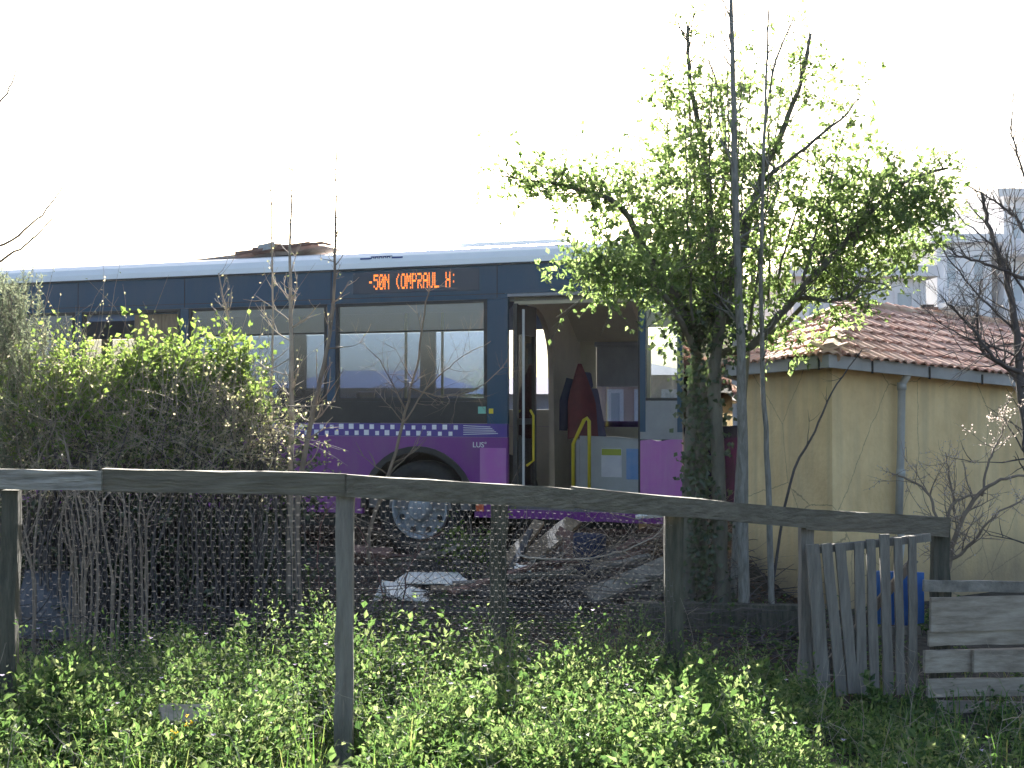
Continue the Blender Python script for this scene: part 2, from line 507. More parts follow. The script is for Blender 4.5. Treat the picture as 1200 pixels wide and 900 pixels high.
def at_base(root, *children):
    """parts were built in world coordinates: keep them there under a root standing at the thing's base"""
    mw = Matrix.Translation(root.location) @ root.rotation_euler.to_matrix().to_4x4()
    inv = mw.inverted()
    for c in children:
        c.data.transform(inv)
        c.parent = root

def bevel(o, w=0.004, seg=2):
    m = o.modifiers.new('bevel', 'BEVEL')
    m.width, m.segments, m.limit_method = w, seg, 'ANGLE'
    return o

# ------------------------------------------------------------------ ground
def sstep(a, b, x):
    t = min(1, max(0, (x - a) / (b - a)))
    return t * t * (3 - 2 * t)

def gz(x, y):
    z = 0.035 * noise.noise(Vector((x * 0.9, y * 0.9, 0.3))) + 0.015 * noise.noise(Vector((x * 3.1, y * 3.1, 1.3)))
    z -= 0.12 * sstep(0.8, 2.0, x) * (1 - sstep(7.8, 9.2, y))
    z += 0.30 * math.exp(-((x - 1.75) / 0.55) ** 2 - ((y - 10.55) / 0.55) ** 2)
    z += 0.12 * math.exp(-((x + 0.6) / 1.0) ** 2 - ((y - 10.2) / 0.7) ** 2)
    bb_ = (x - 1.6) * 0.342 + (y - 11.6) * 0.94
    aa_ = -(x - 1.6) * 0.94 + (y - 11.6) * 0.342
    z += 1.2 * sstep(2.5, 3.35, bb_) * sstep(-0.9, 0.2, aa_) * (1 - sstep(24, 34, y))  # bank added behind the bus to keep sunlit ground from showing beneath
    far = sstep(25, 60, math.hypot(x, y))
    return z * (1 - far) - 0.02

def axis(lo, hi, near_lo, near_hi, step):
    near = list(np.arange(near_lo, near_hi + 1e-6, step))
    def fan(a, b, n):
        return list(a + np.sign(b - a) * (np.geomspace(1, abs(b - a) + 1, n) - 1))
    return sorted(set(fan(near_lo, lo, 16)[1:] + near + fan(near_hi, hi, 16)[1:]))
gx = axis(-900, 900, -8, 8, 0.25)
gy = axis(-400, 1500, 1, 18, 0.25)
g = MB()
vs = [(x, y, gz(x, y)) for y in gy for x in gx]
nx = len(gx)
fs = [(j * nx + i, j * nx + i + 1, (j + 1) * nx + i + 1, (j + 1) * nx + i) for j in range(len(gy) - 1) for i in range(nx - 1)]
g.add(vs, fs)
tag(g.build('ground', M['ground'], smooth=True), kind='structure')

# ------------------------------------------------------------------ city bus
BUS_Y = R(-20)
bus = empty('city_bus', (1.6, 11.6, 0.0), BUS_Y)
tag(bus, 'blue and purple city bus with its front door open behind the wooden fence', 'bus')
BW, BL = 2.5, 12.0
def bx(mb, a0, a1, b0, b1, z0, z1, mi=0):      # a runs back from the bus's front, b across from the door side
    mb.box(-a1, -a0, b0, b1, z0, z1, mi)

# roof: extruded curved profile, rounded down at both ends
prof = [(-0.012, 2.965), (-0.004, 3.02), (0.03, 3.085), (0.10, 3.135), (0.24, 3.165), (0.6, 3.185), (1.25, 3.19)]
prof = prof + [(BW - b, z) for b, z in prof[-2::-1]]
mb = MB()
st = [(0.10, 2.965, 0.80), (0.12, 3.03, 0.92), (0.22, 3.10, 0.97), (0.5, 3.17, 1.0), (1.2, 3.2, 1), (6, 3.2, 1), (11.2, 3.2, 1), (11.8, 3.13, 0.98), (11.95, 2.97, 0.9)]
vs, fs = [], []
for (a, zt, wq) in st:
    for (b, z) in prof:
        zz = 2.965 + (z - 2.965) * max(0.02, (zt - 2.965) / (3.2 - 2.965))
        vs.append((-a, 1.25 + (b - 1.25) * wq, zz))
n = len(prof)
for i in range(len(st) - 1):
    for k in range(n - 1):
        fs.append((i * n + k, i * n + k + 1, (i + 1) * n + k + 1, (i + 1) * n + k))
fs.append(tuple(range(n)))
fs.append(tuple((len(st) - 1) * n + k for k in range(n - 1, -1, -1)))
mb.add(vs, fs)
# low fairing and hatch on the roof
bx(mb, 1.35, 2.5, 0.55, 1.95, 3.18, 3.255)
bx(mb, 4.6, 8.8, 0.6, 1.9, 3.18, 3.23)
mb.build('roof', M['roofwhite'], bus, smooth=False)
# drip rail under the roof
mb = MB()
bx(mb, 0.15, 11.9, -0.02, 0.03, 2.945, 2.964)
mb.build('drip_rail', M['black'], bus)

WIN = [(1.97, 3.66), (3.76, 5.46), (5.57, 6.88), (6.98, 8.4), (8.5, 10.0), (10.1, 11.7)]
Z_SK, Z_CH, Z_CB, Z_SILL, Z_WT, Z_RF = 0.44, 1.235, 1.37, 1.59, 2.61, 2.955
T = 0.05
# upper blue band
mb = MB()
bx(mb, 0.06, 11.95, 0.0, T, 2.66, Z_RF)
bx(mb, 0.02, 0.41, 0.0, T, 2.50, 2.657)
bx(mb, 1.75, 11.95, 0.0, T, Z_WT, 2.657)
# pillars between windows
bx(mb, 1.75, 1.965, 0.0, T, Z_CB, Z_WT - .003)
for i in range(len(WIN) - 1):
    bx(mb, WIN[i][1] + .004, WIN[i + 1][0] - .004, 0.004, T, Z_SILL + .003, Z_WT - .003)
bx(mb, 11.704, 11.95, 0.0, T, Z_CB, Z_WT - .003)
bx(mb, 0.355, 0.408, 0.0, T, 1.30, 2.497)
bx(mb, 0.0, 0.05, 0.0, T, 1.30, 2.497)
mb.build('upper_side_panel', M['blue'], bus)
# seams of the upper band
mb = MB()
for a in (1.86, 3.71, 5.51, 6.93, 8.45, 10.05):
    bx(mb, a - 0.004, a + 0.004, -0.003, 0.0, 2.62, 2.94)
bx(mb, 1.78, 11.9, -0.003, -0.0005, 2.655, 2.662)
mb.build('panel_seam', M['black'], bus)
# dark band under the windows
mb = MB()
bx(mb, 1.97, 11.70, 0.003, T, Z_CB + .002, Z_SILL)
mb.build('window_sill_band', M['black'], bus)
# lower purple panels with wheel arches
def arch(a_c, r, zc, n=14):
    return [(a_c + r * math.cos(math.pi * k / n), zc + r * math.sin(math.pi * k / n)) for k in range(n + 1)]
AX1, AX2, ZH, RW = 2.72, 8.6, 0.50, 0.49
mb = MB()
pts = [(1.75, Z_SK), (1.75, Z_CH)]
pts += [(11.95, Z_CH), (11.95, Z_SK), (AX2 + 0.64, Z_SK)]
pts += [p for p in arch(AX2, 0.64, ZH)]
pts += [(AX2 - 0.64, Z_SK), (AX1 + 0.62, Z_SK)]
pts += [p for p in arch(AX1, 0.62, ZH)]
pts += [(AX1 - 0.62, Z_SK)]
mb.prism([(-a, 0.0, z) for a, z in pts], (0, T, 0))
mb.build('purple_side_panel', M['purple'], bus)
mb = MB()
bx(mb, 1.765, 2.04, -0.004, 0.0, 0.62, 1.13)
mb.build('magenta_flap', M['magenta'], bus)
# black rims of the wheel arches
for ac, rr in ((AX1, 0.62), (AX2, 0.64)):
    mb = MB()
    o_, i_ = arch(ac, rr + 0.02, ZH, 20), arch(ac, rr - 0.04, ZH, 20)
    mb.prism([(-a, -0.012, z) for a, z in o_ + i_[::-1]], (0, 0.10, 0))
    mb.build('wheel_arch_trim', M['black'], bus)
    mb = MB()   # wheel housing
    o_, i_ = arch(ac, rr + 0.012, ZH, 20), arch(ac, rr - 0.01, ZH, 20)
    mb.prism([(-a, 0.09, z) for a, z in o_ + i_[::-1]], (0, 0.62, 0))
    bx(mb, ac - rr, ac + rr, 0.712, 0.73, 0.3, ZH + rr)
    mb.build('wheel_housing', M['black'], bus)
# checker band
mb = MB()
bx(mb, 1.755, 11.95, 0.0, T, Z_CH + .002, Z_CB - .001, 0)
p_ = 0.1165
k = 0
a = 2.28
while a < 11.7:
    for r_ in (0, 1):
        off = p_ * 0.5 * r_
        s_ = 0.052 * random.uniform(0.75, 1.05)
        z0 = Z_CH + 0.012 + (0.062 if r_ == 0 else 0)
        bx(mb, a + off, a + off + s_, -0.003, 0.0, z0, z0 + s_, 1)
    a += p_
for q in range(5):                           # the fading white strokes at the front end of the band
    z0 = Z_CB - 0.02 - q * 0.022
    mb.beam((-2.22, -0.002, z0), (-1.93 + q * 0.02, -0.002, z0 - 0.012 + q * 0.006), 0.002, 0.006, mi=1)
mb.build('checker_band', [mat('band_violet', (0.07, 0.04, 0.25), 0.35, (0.09, 0.05, 0.30), 4), M['white']], bus)

def text_mesh(body, size, ext=0.002):
    cu = bpy.data.curves.new('lettering', 'FONT')
    cu.body, cu.size, cu.extrude = body, size, ext
    cu.align_x = 'LEFT'
    to = bpy.data.objects.new('lettering', cu)
    COL.objects.link(to)
    dg = bpy.context.evaluated_depsgraph_get()
    me = bpy.data.meshes.new_from_object(to.evaluated_get(dg))
    bpy.data.objects.remove(to)
    bpy.data.curves.remove(cu)
    return me
me = text_mesh('LUS\u00b0', 0.075)
me.materials.append(M['white'])
me.transform(Matrix.Rotation(R(90), 4, 'X'))
tx = bpy.data.objects.new('fleet_lettering', me)
COL.objects.link(tx)
tx.parent = bus
tx.location = (-2.12, -0.004, 1.135)

# skirt strip below the door, bent by the crash
mb = MB()
mb.beam((-1.76, 0.02, 0.485), (-0.02, 0.0, 0.475), 0.05, 0.09, seg=7, jit=0.010)
mb.build('door_step_skirt', M['purple'], bus)
mb = MB()
bx(mb, 2.0, 2.12, -0.006, 0.0, 0.50, 0.60)
mb.build('fuel_sticker', M['red_s'], bus)
mb = MB()
bx(mb, 1.98, 2.06, -0.006, 0.003, 1.47, 1.54, 0)
bx(mb, 1.90, 1.945, -0.006, 0.0, 1.47, 1.52, 1)
mb.build('door_stickers', [M['green_s'], M['yellow']], bus)

# windows
for i, (a0, a1) in enumerate(WIN):
    mb = MB()
    fr = 0.035
    bx(mb, a0, a1, 0.006, 0.045, Z_SILL + .001, Z_SILL + fr)
    bx(mb, a0, a1, 0.006, 0.045, Z_WT - fr, Z_WT - .001)
    bx(mb, a0, a0 + fr, 0.006, 0.045, Z_SILL + fr, Z_WT - fr)
    bx(mb, a1 - fr, a1, 0.006, 0.045, Z_SILL + fr, Z_WT - fr)
    w = mb.build('window', M['black'], bus)
    if i == 2:
        w['label'] = 'window with its glass gone'
        mb = MB()
        bx(mb, 5.62, 6.2, 0.05, 0.065, 1.9, 2.56)
        mb.build('inner_board', M['tanwood'], w)
        continue
    mb = MB()
    bx(mb, a0 + fr, a1 - fr, 0.018, 0.024, Z_SILL + fr, Z_WT - fr)
    mb.build('pane', M['glass'], w)
    mb = MB()
    bx(mb, a0 + fr, a1 - fr, 0.010, 0.03, 2.30, 2.315)
    mb.build('vent_bar', M['black'], w)

# destination display: 5 x 7 dot letters
FONT5 = {':': ['00000', '00100', '00000', '00000', '00100', '00000', '00000'],
 '5': ['11111', '10000', '11110', '00001', '00001', '10001', '01110'], '0': ['01110', '10001', '10011', '10101', '11001', '10001', '01110'],
 'N': ['10001', '11001', '10101', '10011', '10001', '10001', '10001'], 'T': ['11111', '00100', '00100', '00100', '00100', '00100', '00100'],
 'O': ['01110', '10001', '10001', '10001', '10001', '10001', '01110'], 'M': ['10001', '11011', '10101', '10101', '10001', '10001', '10001'],
 'P': ['11110', '10001', '10001', '11110', '10000', '10000', '10000'], 'R': ['11110', '10001', '10001', '11110', '10100', '10010', '10001'],
 'A': ['01110', '10001', '10001', '11111', '10001', '10001', '10001'], 'U': ['10001', '10001', '10001', '10001', '10001', '10001', '01110'],
 'L': ['10000', '10000', '10000', '10000', '10000', '10000', '11111'], 'H': ['10001', '10001', '10001', '11111', '10001', '10001', '10001'],
 '(': ['00010', '00100', '01000', '01000', '01000', '00100', '00010'], ' ': ['00000'] * 7, '-': ['00000', '00000', '00000', '11110', '00000', '00000', '00000']}
mb = MB()
bx(mb, 2.05, 3.45, -0.008, 0.0, 2.70, 2.925)
sign = mb.build('destination_display', mat('display_glass', (0.012, 0.032, 0.07), 0.2), bus)
mb = MB()
txt = '-50N (OMPRAUL H:'
cw = 0.0098
for ci, ch in enumerate(txt):
    for r_, row in enumerate(FONT5[ch]):
        for c_, bit in enumerate(row):
            if bit == '1' and random.random() < 0.96:
                a_ = 3.27 - (ci * 6 + c_) * cw * 1.05
                z_ = 2.895 - r_ * 0.0225
                bx(mb, a_ - cw * 0.46, a_ + cw * 0.46, -0.011, -0.008, z_ - 0.019, z_)
mb.build('led_letters', M['led'], sign)
# dark script on the roof edge
mb = MB()
bx(mb, 2.9, 3.02, 0.012, 0.05, 3.06, 3.075)
bx(mb, 3.26, 3.38, 0.012, 0.05, 3.06, 3.075)
for q in range(5):
    a_ = 3.06 + q * 0.045
    mb.tube([(-a_ - 0.016 * math.cos(t), 0.022, 3.068 + 0.016 * math.sin(t)) for t in np.linspace(0, 2 * math.pi, 9)], 0.005, 4)
bx(mb, 3.02, 3.26, 0.014, 0.05, 3.084, 3.089)
mb.build('roof_emblem', M['navy_s'], bus)

# front quarter panel: narrow window, grey panel, purple panel
mb = MB()
bx(mb, 0.05, 0.355, 0.012, 0.018, 1.62, 2.497)
mb.build('quarter_pane', M['clear'], bus)
mb = MB()
bx(mb, 0.05, 0.355, 0.004, 0.04, 1.597, 1.622)
mb.build('quarter_window_bar', M['black'], bus)
mb = MB()
bx(mb, 0.0, 0.408, 0.003, T, 1.23, 1.595)
mb.build('grey_quarter_panel', M['greyin'], bus)
mb = MB()
mb.beam((-0.405, 0.02, 0.88), (0.0, 0.02, 0.88), 0.05, 0.69, seg=8, jit=0.006)
mb.build('dented_quarter_panel', M['magenta'], bus)

# bus front
mb = MB()
mb.prism([(0.0, 0.05, 0.5), (0.12, 0.35, 0.5), (0.26, 1.25, 0.5), (0.26, 2.15, 0.5), (0.10, 2.45, 0.5), (-0.05, 2.45, 0.5), (-0.05, 0.05, 0.5)], (0, 0, 0.72), 0)
mb.prism([(0.0, 0.05, 1.221), (0.12, 0.35, 1.221), (0.26, 1.25, 1.221), (0.26, 2.15, 1.221), (0.10, 2.45, 1.221), (-0.05, 2.45, 1.221), (-0.05, 0.05, 1.221)], (0, 0, 0.12), 1)
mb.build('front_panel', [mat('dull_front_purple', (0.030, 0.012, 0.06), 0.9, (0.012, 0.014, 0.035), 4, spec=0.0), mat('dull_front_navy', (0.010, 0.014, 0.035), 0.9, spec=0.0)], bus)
mb = MB()
mb.prism([(-0.02, 0.05, 2.62), (0.09, 0.35, 2.62), (0.22, 1.25, 2.62), (0.22, 2.15, 2.62), (0.07, 2.45, 2.62), (-0.12, 2.45, 2.62), (-0.12, 0.05, 2.62)], (0, 0, 0.345))
mb.build('front_header', M['blue'], bus)
mb = MB()
bx(mb, -0.12, -0.10, 0.6, 1.9, 0.55, 0.95)
mb.build('front_grille', M['black'], bus)
mb = MB()
wp = [(0.0, 0.06), (0.12, 0.35), (0.255, 1.25), (0.255, 2.15), (0.10, 2.44)]
for i in range(4):
    (x0, b0), (x1, b1) = wp[i], wp[i + 1]
    q0, q1 = x0 - 0.03, x1 - 0.03
    mb.hexa([(x0, b0, 1.343), (x1, b1, 1.343), (x1 - .006, b1, 1.343), (x0 - .006, b0, 1.343), (q0, b0, 2.618), (q1, b1, 2.618), (q1 - .006, b1, 2.618), (q0 - .006, b0, 2.618)])
mb.build('windscreen', M['glass'], bus)
for b0 in (0.22, 2.28):
    mb = MB()
    mb.lathe([(0.02, -0.02), (0.085, 0.0), (0.09, 0.03), (0.07, 0.045)], (0.045, b0, 0.85), (1, 0, 0), 18)
    mb.build('headlight', M['lightgrey'], bus)
mb = MB()
mb.tube([(0.06, 0.02, 2.72), (0.22, -0.06, 2.68), (0.27, -0.12, 2.52)], 0.018, 6)
ar = mb.build('mirror_arm', M['black'], bus)
mb = MB()
mb.beam((0.27, -0.13, 2.52), (0.27, -0.13, 2.17), 0.09, 0.19, up=(0, 1, 0), seg=4, jit=0.004)
mb.build('mirror', M['black'], ar)

# far side, rear, floor, ceiling
mb = MB()
FW = [(0.12, 0.90, 1.30, 2.45), (0.96, 1.55, 1.30, 2.25)] + [(a0, a1, 1.50, 2.45) for a0, a1 in ((1.98, 3.6), (3.8, 5.4), (5.6, 7.0), (7.15, 8.4), (8.55, 10.0), (10.15, 11.6))]
b0, b1 = BW - T, BW
bx(mb, 0.0, 11.95, b0, b1, Z_SK, 1.30)
bx(mb, 0.0, 1.98, b0, b1, 2.452, Z_RF)
bx(mb, 1.552, 11.95, b0, b1, 1.303, 1.50)
bx(mb, 0.93, 1.98, b0, b1, 2.252, 2.45)
edges = [0.0] + [v for w in FW for v in w[:2]] + [11.95]
for i in range(0, len(edges), 2):
    bx(mb, edges[i] + .001, edges[i + 1] - .001, b0 + .002, b1 - .002, 1.302 if i < 4 else 1.502, 2.25 if i in (2, 4) else 2.45)
mb.build('far_side_panel', M['beige'], bus)
mb = MB()
bx(mb, 1.982, 11.95, b0, b1, 2.452, Z_RF)
mb.build('far_upper_panel', mat('far_upper_blue', (0.10, 0.15, 0.25), 0.6, (0.08, 0.12, 0.21), 3), bus)
mb = MB()
for (a0, a1, z0, z1) in FW[3:]:
    bx(mb, a0 + .003, a1 - .003, b0 + 0.02, b0 + 0.026, z0 + .004, z1 - .004)
mb.build('far_window_glass', M['fartint'], bus)
mb = MB()
for (a0, a1, z0, z1) in FW[:3]:
    bx(mb, a0 + .003, a1 - .003, b0 + 0.02, b0 + 0.026, z0 + .004, z1 - .004)
mb.build('cab_window_glass', glass_mat('lightly_tinted_glass', (0.52, 0.57, 0.65), 0.04), bus)
mb = MB()
bx(mb, 0.0, 11.95, b1 + .002, b1 + .012, Z_SK, 1.37, 0)
mb.build('far_skin', M['purple'], bus)
mb = MB()
bx(mb, 11.952, 12.0, 0.0, BW, 0.5, 2.95)
mb.build('rear_panel', M['blue'], bus)
mb = MB()
bx(mb, 0.06, 11.9, 0.055, BW - 0.055, 0.50, 0.60)
mb.build('floor', M['floorin'], bus)
mb = MB()
bx(mb, 0.1, 1.8, 0.06, BW - 0.06, 2.70, 2.74)
mb.prism([(-0.1, 0.06, 2.69), (-0.1, 0.06, 2.55), (-0.1, 0.12, 2.55), (-0.1, 0.55, 2.69)], (-1.6, 0, 0))
mb.prism([(-0.95, BW - 0.06, 2.69), (-0.95, BW - 0.06, 2.30), (-0.95, BW - 0.14, 2.30), (-0.95, BW - 0.75, 2.69)], (-0.85, 0, 0))
mb.build('cab_ceiling', M['beige'], bus)
mb = MB()
bx(mb, 1.802, 11.9, 0.06, BW - 0.06, 2.70, 2.74)
mb.prism([(-1.8, BW - 0.06, 2.69), (-1.8, BW - 0.06, 2.46), (-1.8, BW - 0.14, 2.46), (-1.8, BW - 0.75, 2.69)], (-10, 0, 0))
mb.prism([(-1.8, 0.06, 2.69), (-1.8, 0.06, 2.50), (-1.8, 0.14, 2.50), (-1.8, 0.6, 2.69)], (-10, 0, 0))
mb.build('ceiling', mat('saloon_ceiling', (0.12, 0.18, 0.30), 0.6, (0.10, 0.15, 0.26), 3), bus)
# chassis and axles under the floor
mb = MB()
bx(mb, 3.4, 7.9, 0.25, 2.25, 0.28, 0.49)
bx(mb, 0.5, 2.05, 0.3, 2.2, 0.34, 0.49)
bx(mb, 9.3, 11.8, 0.25, 2.25, 0.30, 0.49)
mb.tube([(-AX1, 0.3, ZH), (-AX1, 2.2, ZH)], 0.07, 8)
mb.tube([(-AX2, 0.3, ZH), (-AX2, 2.2, ZH)], 0.08, 8)
mb.build('chassis', M['black'], bus)
# wheels
for ac in (AX1, AX2):
    for side in (0, 1):
        yb = 0.05 if side == 0 else BW - 0.05
        ax = (0, -1, 0) if side == 0 else (0, 1, 0)
        wroot = MB()
        wroot.lathe([(0.30, -0.30), (0.44, -0.29), (0.485, -0.25), (0.49, -0.15), (0.485, -0.05), (0.45, 0.0), (0.36, 0.012), (0.30, -0.07)], (-ac, yb, ZH), ax, 40)
        w = wroot.build('wheel', M['rubber'], bus, smooth=True)
        mb = MB()
        mb.lathe([(0.30, -0.06), (0.305, 0.012), (0.285, 0.014), (0.255, -0.045), (0.14, -0.02), (0.115, 0.03), (0.10, 0.055), (0.05, 0.06), (0.001, 0.06)], (-ac, yb, ZH), ax, 36)
        for q in range(10):
            t = 2 * math.pi * q / 10
            yy = yb - 0.01 if side == 0 else yb + 0.01
            mb.lathe([(0.016, -0.02), (0.016, 0.018), (0.010, 0.026)], (-ac + 0.175 * math.cos(t), yy, ZH + 0.175 * math.sin(t)), ax, 6)
        for q in range(8):
            t = 2 * math.pi * (q + .5) / 8
            yy = yb + 0.03 if side == 0 else yb - 0.03
            mb.lathe([(0.03, -0.005), (0.03, 0.004), (0.02, 0.006)], (-ac + 0.225 * math.cos(t), yy, ZH + 0.225 * math.sin(t)), ax, 10, 1)
        mb.build('rim', [M['rim'], M['black']], w, smooth=False)

# front door: one leaf folded in, header, step
def door_leaf(a0, a1, b0, b1):
    mb = MB()
    along = abs(a1 - a0) > abs(b1 - b0)
    L0, L1 = (a0, a1) if along else (b0, b1)
    fr = 0.06
    def bb(l0, l1, z0, z1, t0=0.0, t1=1.0):
        if along:
            bx(mb, l0, l1, b0 + (b1 - b0) * t0, b0 + (b1 - b0) * t1, z0, z1)
        else:
            bx(mb, a0 + (a1 - a0) * t0, a0 + (a1 - a0) * t1, l0, l1, z0, z1)
    bb(L0, L0 + fr, 0.56, 2.56)
    bb(L1 - fr, L1, 0.56, 2.56)
    bb(L0 + fr, L1 - fr, 0.56, 0.72)
    bb(L0 + fr, L1 - fr, 2.26, 2.56)
    bb(L0 + fr, L1 - fr, 1.36, 1.42)
    lf = mb.build('door_leaf', M['black'], bus)
    mb = MB()
    def gb(l0, l1, z0, z1):
        if along:
            bx(mb, l0, l1, b0 + (b1 - b0) * .4, b0 + (b1 - b0) * .6, z0, z1)
        else:
            bx(mb, a0 + (a1 - a0) * .4, a0 + (a1 - a0) * .6, l0, l1, z0, z1)
    gb(L0 + fr, L1 - fr, 0.72, 1.36)
    gb(L0 + fr, L1 - fr, 1.42, 2.26)
    mb.build('door_glass', M['clear'], lf)
    return lf
lf = door_leaf(1.66, 1.70, 0.02, 0.62)
mb = MB()
mb.tube([(-1.60, 0.05, 0.7), (-1.60, 0.05, 2.5)], 0.014, 6)
mb.tube([(-1.62, 0.20, 0.95), (-1.57, 0.26, 1.0), (-1.57, 0.26, 1.45), (-1.62, 0.32, 1.5)], 0.013, 6, 1)
mb.build('door_handle', [M['lightgrey'], M['yellow']], lf)
mb = MB()
bx(mb, 0.41, 1.75, 0.06, 0.22, 2.585, 2.655)
bx(mb, 0.408, 1.752, 0.0, 0.04, 2.625, 2.656)
mb.build('door_header', M['greyin'], bus)
mb = MB()
bx(mb, 0.41, 0.44, 0.05, 0.30, 0.6, 2.58)
mb.build('door_jamb', M['black'], bus)

# cab: arched partition, low grey panel with notices, driver's seat, wheel, blind
mb = MB()
arc = [(0.70 + 0.72 * math.sin(t), 1.98 + 0.62 * math.cos(t)) for t in np.linspace(0.05, math.pi / 2, 12)]
poly = [(2.44, 2.29), (1.80, 2.69), (0.50, 2.69)] + arc + [(1.44, 1.60), (1.48, 0.60), (2.44, 0.60)]
mb.prism([(-1.80, b, z) for b, z in poly], (0.06, 0, 0))
mb.build('cab_partition', M['beige'], bus)
mb = MB()
bx(mb, 0.35, 1.34, 1.10, 1.14, 0.62, 1.19)
mb.prism([(-0.35, 1.10, 1.19), (-1.34, 1.10, 1.19), (-1.34, 1.10, 1.23), (-0.9, 1.10, 1.22), (-0.35, 1.10, 1.16)], (0, 0.05, 0))
bx(mb, 1.342, 1.38, 1.10, 1.95, 0.62, 1.19)
cab = mb.build('cab_panel', M['lightgrey'], bus)
mb = MB()
bx(mb, 0.56, 0.83, 1.088, 1.098, 0.78, 1.10)
mb.build('blue_notice', M['notice'], cab)
mb = MB()
bx(mb, 0.88, 1.10, 1.09, 1.098, 0.80, 1.10, 0)
bx(mb, 0.885, 1.095, 1.085, 1.09, 1.03, 1.095, 1)
mb.build('white_notice', [M['white'], mat('yellow_green_print', (0.45, 0.5, 0.05), 0.5)], cab)
mb = MB()
mb.tube([(-1.34, 0.86, 0.6), (-1.34, 0.86, 1.15), (-1.22, 0.86, 1.40), (-1.19, 0.86, 1.42), (-1.165, 0.86, 1.39), (-1.165, 0.86, 0.6)], 0.019, 8)
mb.build('handrail', M['yellow'], bus, smooth=True)
for (a_, b_) in ((1.9, 0.75), (3.2, 0.75), (3.2, 1.75)):
    mb = MB()
    mb.tube([(-a_, b_, 0.6), (-a_, b_, 2.69)], 0.017, 8)
    mb.build('stanchion', M['yellow'], bus)
def bus_seat(a_, b_, w=0.44, m='seat'):
    mb = MB()
    bx(mb, a_ - 0.02, a_ + 0.42, b_, b_ + w, 1.02, 1.10)
    sroot = mb.build('seat', M[m], bus)
    bevel(sroot, 0.02, 2)
    mb = MB()
    mb.beam((-a_ - 0.40, b_ + w / 2, 1.10), (-a_ - 0.50, b_ + w / 2, 1.72), w, 0.08, up=(1, 0, 0))
    bevel(mb.build('backrest', M[m], sroot), 0.025, 2)
    mb = MB()
    bx(mb, a_ + 0.1, a_ + 0.3, b_ + 0.1, b_ + w - 0.1, 0.6, 1.02)
    mb.build('pedestal', M['black'], sroot)
for a_ in (3.9, 4.75, 5.6, 6.9, 7.8, 9.3, 10.2):
    for b_ in (0.12, 0.57, 1.95):
        bus_seat(a_, b_)
mb = MB()
bx(mb, 0.72, 1.2, 1.45, 1.95, 0.98, 1.1)
ds = mb.build('driver_seat', M['seat'], bus)
mb = MB()
mb.beam((-1.30, 1.7, 1.08), (-1.42, 1.7, 1.74), 0.46, 0.10, up=(1, 0, 0))
mb.beam((-1.43, 1.7, 1.74), (-1.46, 1.7, 1.92), 0.26, 0.08, up=(1, 0, 0))
bevel(mb.build('backrest', M['seat'], ds), 0.03, 3)
mb = MB()
bx(mb, 0.85, 1.1, 1.55, 1.85, 0.6, 0.98)
mb.build('pedestal', M['black'], ds)
mb = MB()
sw = [Vector((-0.50 + 0.09 * math.sin(t), 1.7 + 0.23 * math.cos(t), 1.30 + 0.21 * math.sin(t))) for t in np.linspace(0, 2 * math.pi, 25)]
mb.tube(sw, 0.016, 6, caps=False)
for t in (0, 2.2, 4.2):
    mb.tube([(-0.50, 1.7, 1.30), (-0.50 + 0.09 * math.sin(t), 1.7 + 0.23 * math.cos(t), 1.30 + 0.21 * math.sin(t))], 0.014, 5)
mb.tube([(-0.50, 1.7, 1.30), (-0.30, 1.7, 0.9)], 0.03, 6)
mb.build('steering_wheel', M['black'], bus)
mb = MB()
mb.prism([(-0.02, 0.08, 0.62), (-0.02, 0.08, 1.20), (-0.14, 0.08, 1.26), (-0.30, 0.08, 1.18), (-0.34, 0.08, 0.62)], (0, 2.3, 0))
mb.build('dashboard', M['black'], bus)
mb = MB()
vs_, fs_ = [], []
bx(mb, 0.97, 1.53, b0 - 0.03, b0 - 0.02, 1.77, 2.24)
mb.tube([(-0.95, b0 - 0.04, 2.26), (-1.55, b0 - 0.04, 2.26)], 0.03, 8)
mb.build('window_blind', M['greyin'], bus)

# jacket hanging in the cab
def hanging_jacket():
    base = Matrix.Translation(bus.location) @ Matrix.Rotation(BUS_Y, 4, 'Z')
    mb = MB()
    n_, rows = 26, 12
    vs, fs = [], []
    for j in range(rows):
        t = j / (rows - 1)
        z = 2.00 - 0.80 * t
        wa = 0.02 + 0.125 * min(1, t * 2.0) ** 0.9 + 0.03 * t
        wb = 0.025 + 0.09 * min(1, t * 2.5)
        for k in range(n_):
            a_ = 2 * math.pi * k / n_
            f_ = 1 + 0.10 * t * math.sin(5 * a_ + 1.3) + 0.05 * t * math.sin(9 * a_ + 4 * t)
            vs.append(base @ Vector((-1.40 + wa * 0.95 * math.cos(a_) * f_ + 0.03 * t, 1.30 + wb * math.sin(a_) * f_, z + 0.015 * math.sin(3 * a_) * t)))
    for j in range(rows - 1):
        for k in range(n_):
            k2 = (k + 1) % n_
            fs.append((j * n_ + k, j * n_ + k2, (j + 1) * n_ + k2, (j + 1) * n_ + k))
    fs.append(tuple(range(n_)))
    mb.add(vs, fs)
    j_ = mb.build('jacket', M['redcloth'], smooth=True)
    tag(j_, 'dark red jacket hanging inside the bus beside the driver\'s cab', 'jacket')
    mb = MB()
    pts = [base @ Vector(p) for p in ((-1.50, 1.28, 1.84), (-1.56, 1.26, 1.6), (-1.57, 1.25, 1.28))]
    mb.tube(pts, [0.045, 0.055, 0.045], 10)
    mb.build('sleeve', M['bluecloth'], j_, smooth=True)
hanging_jacket()

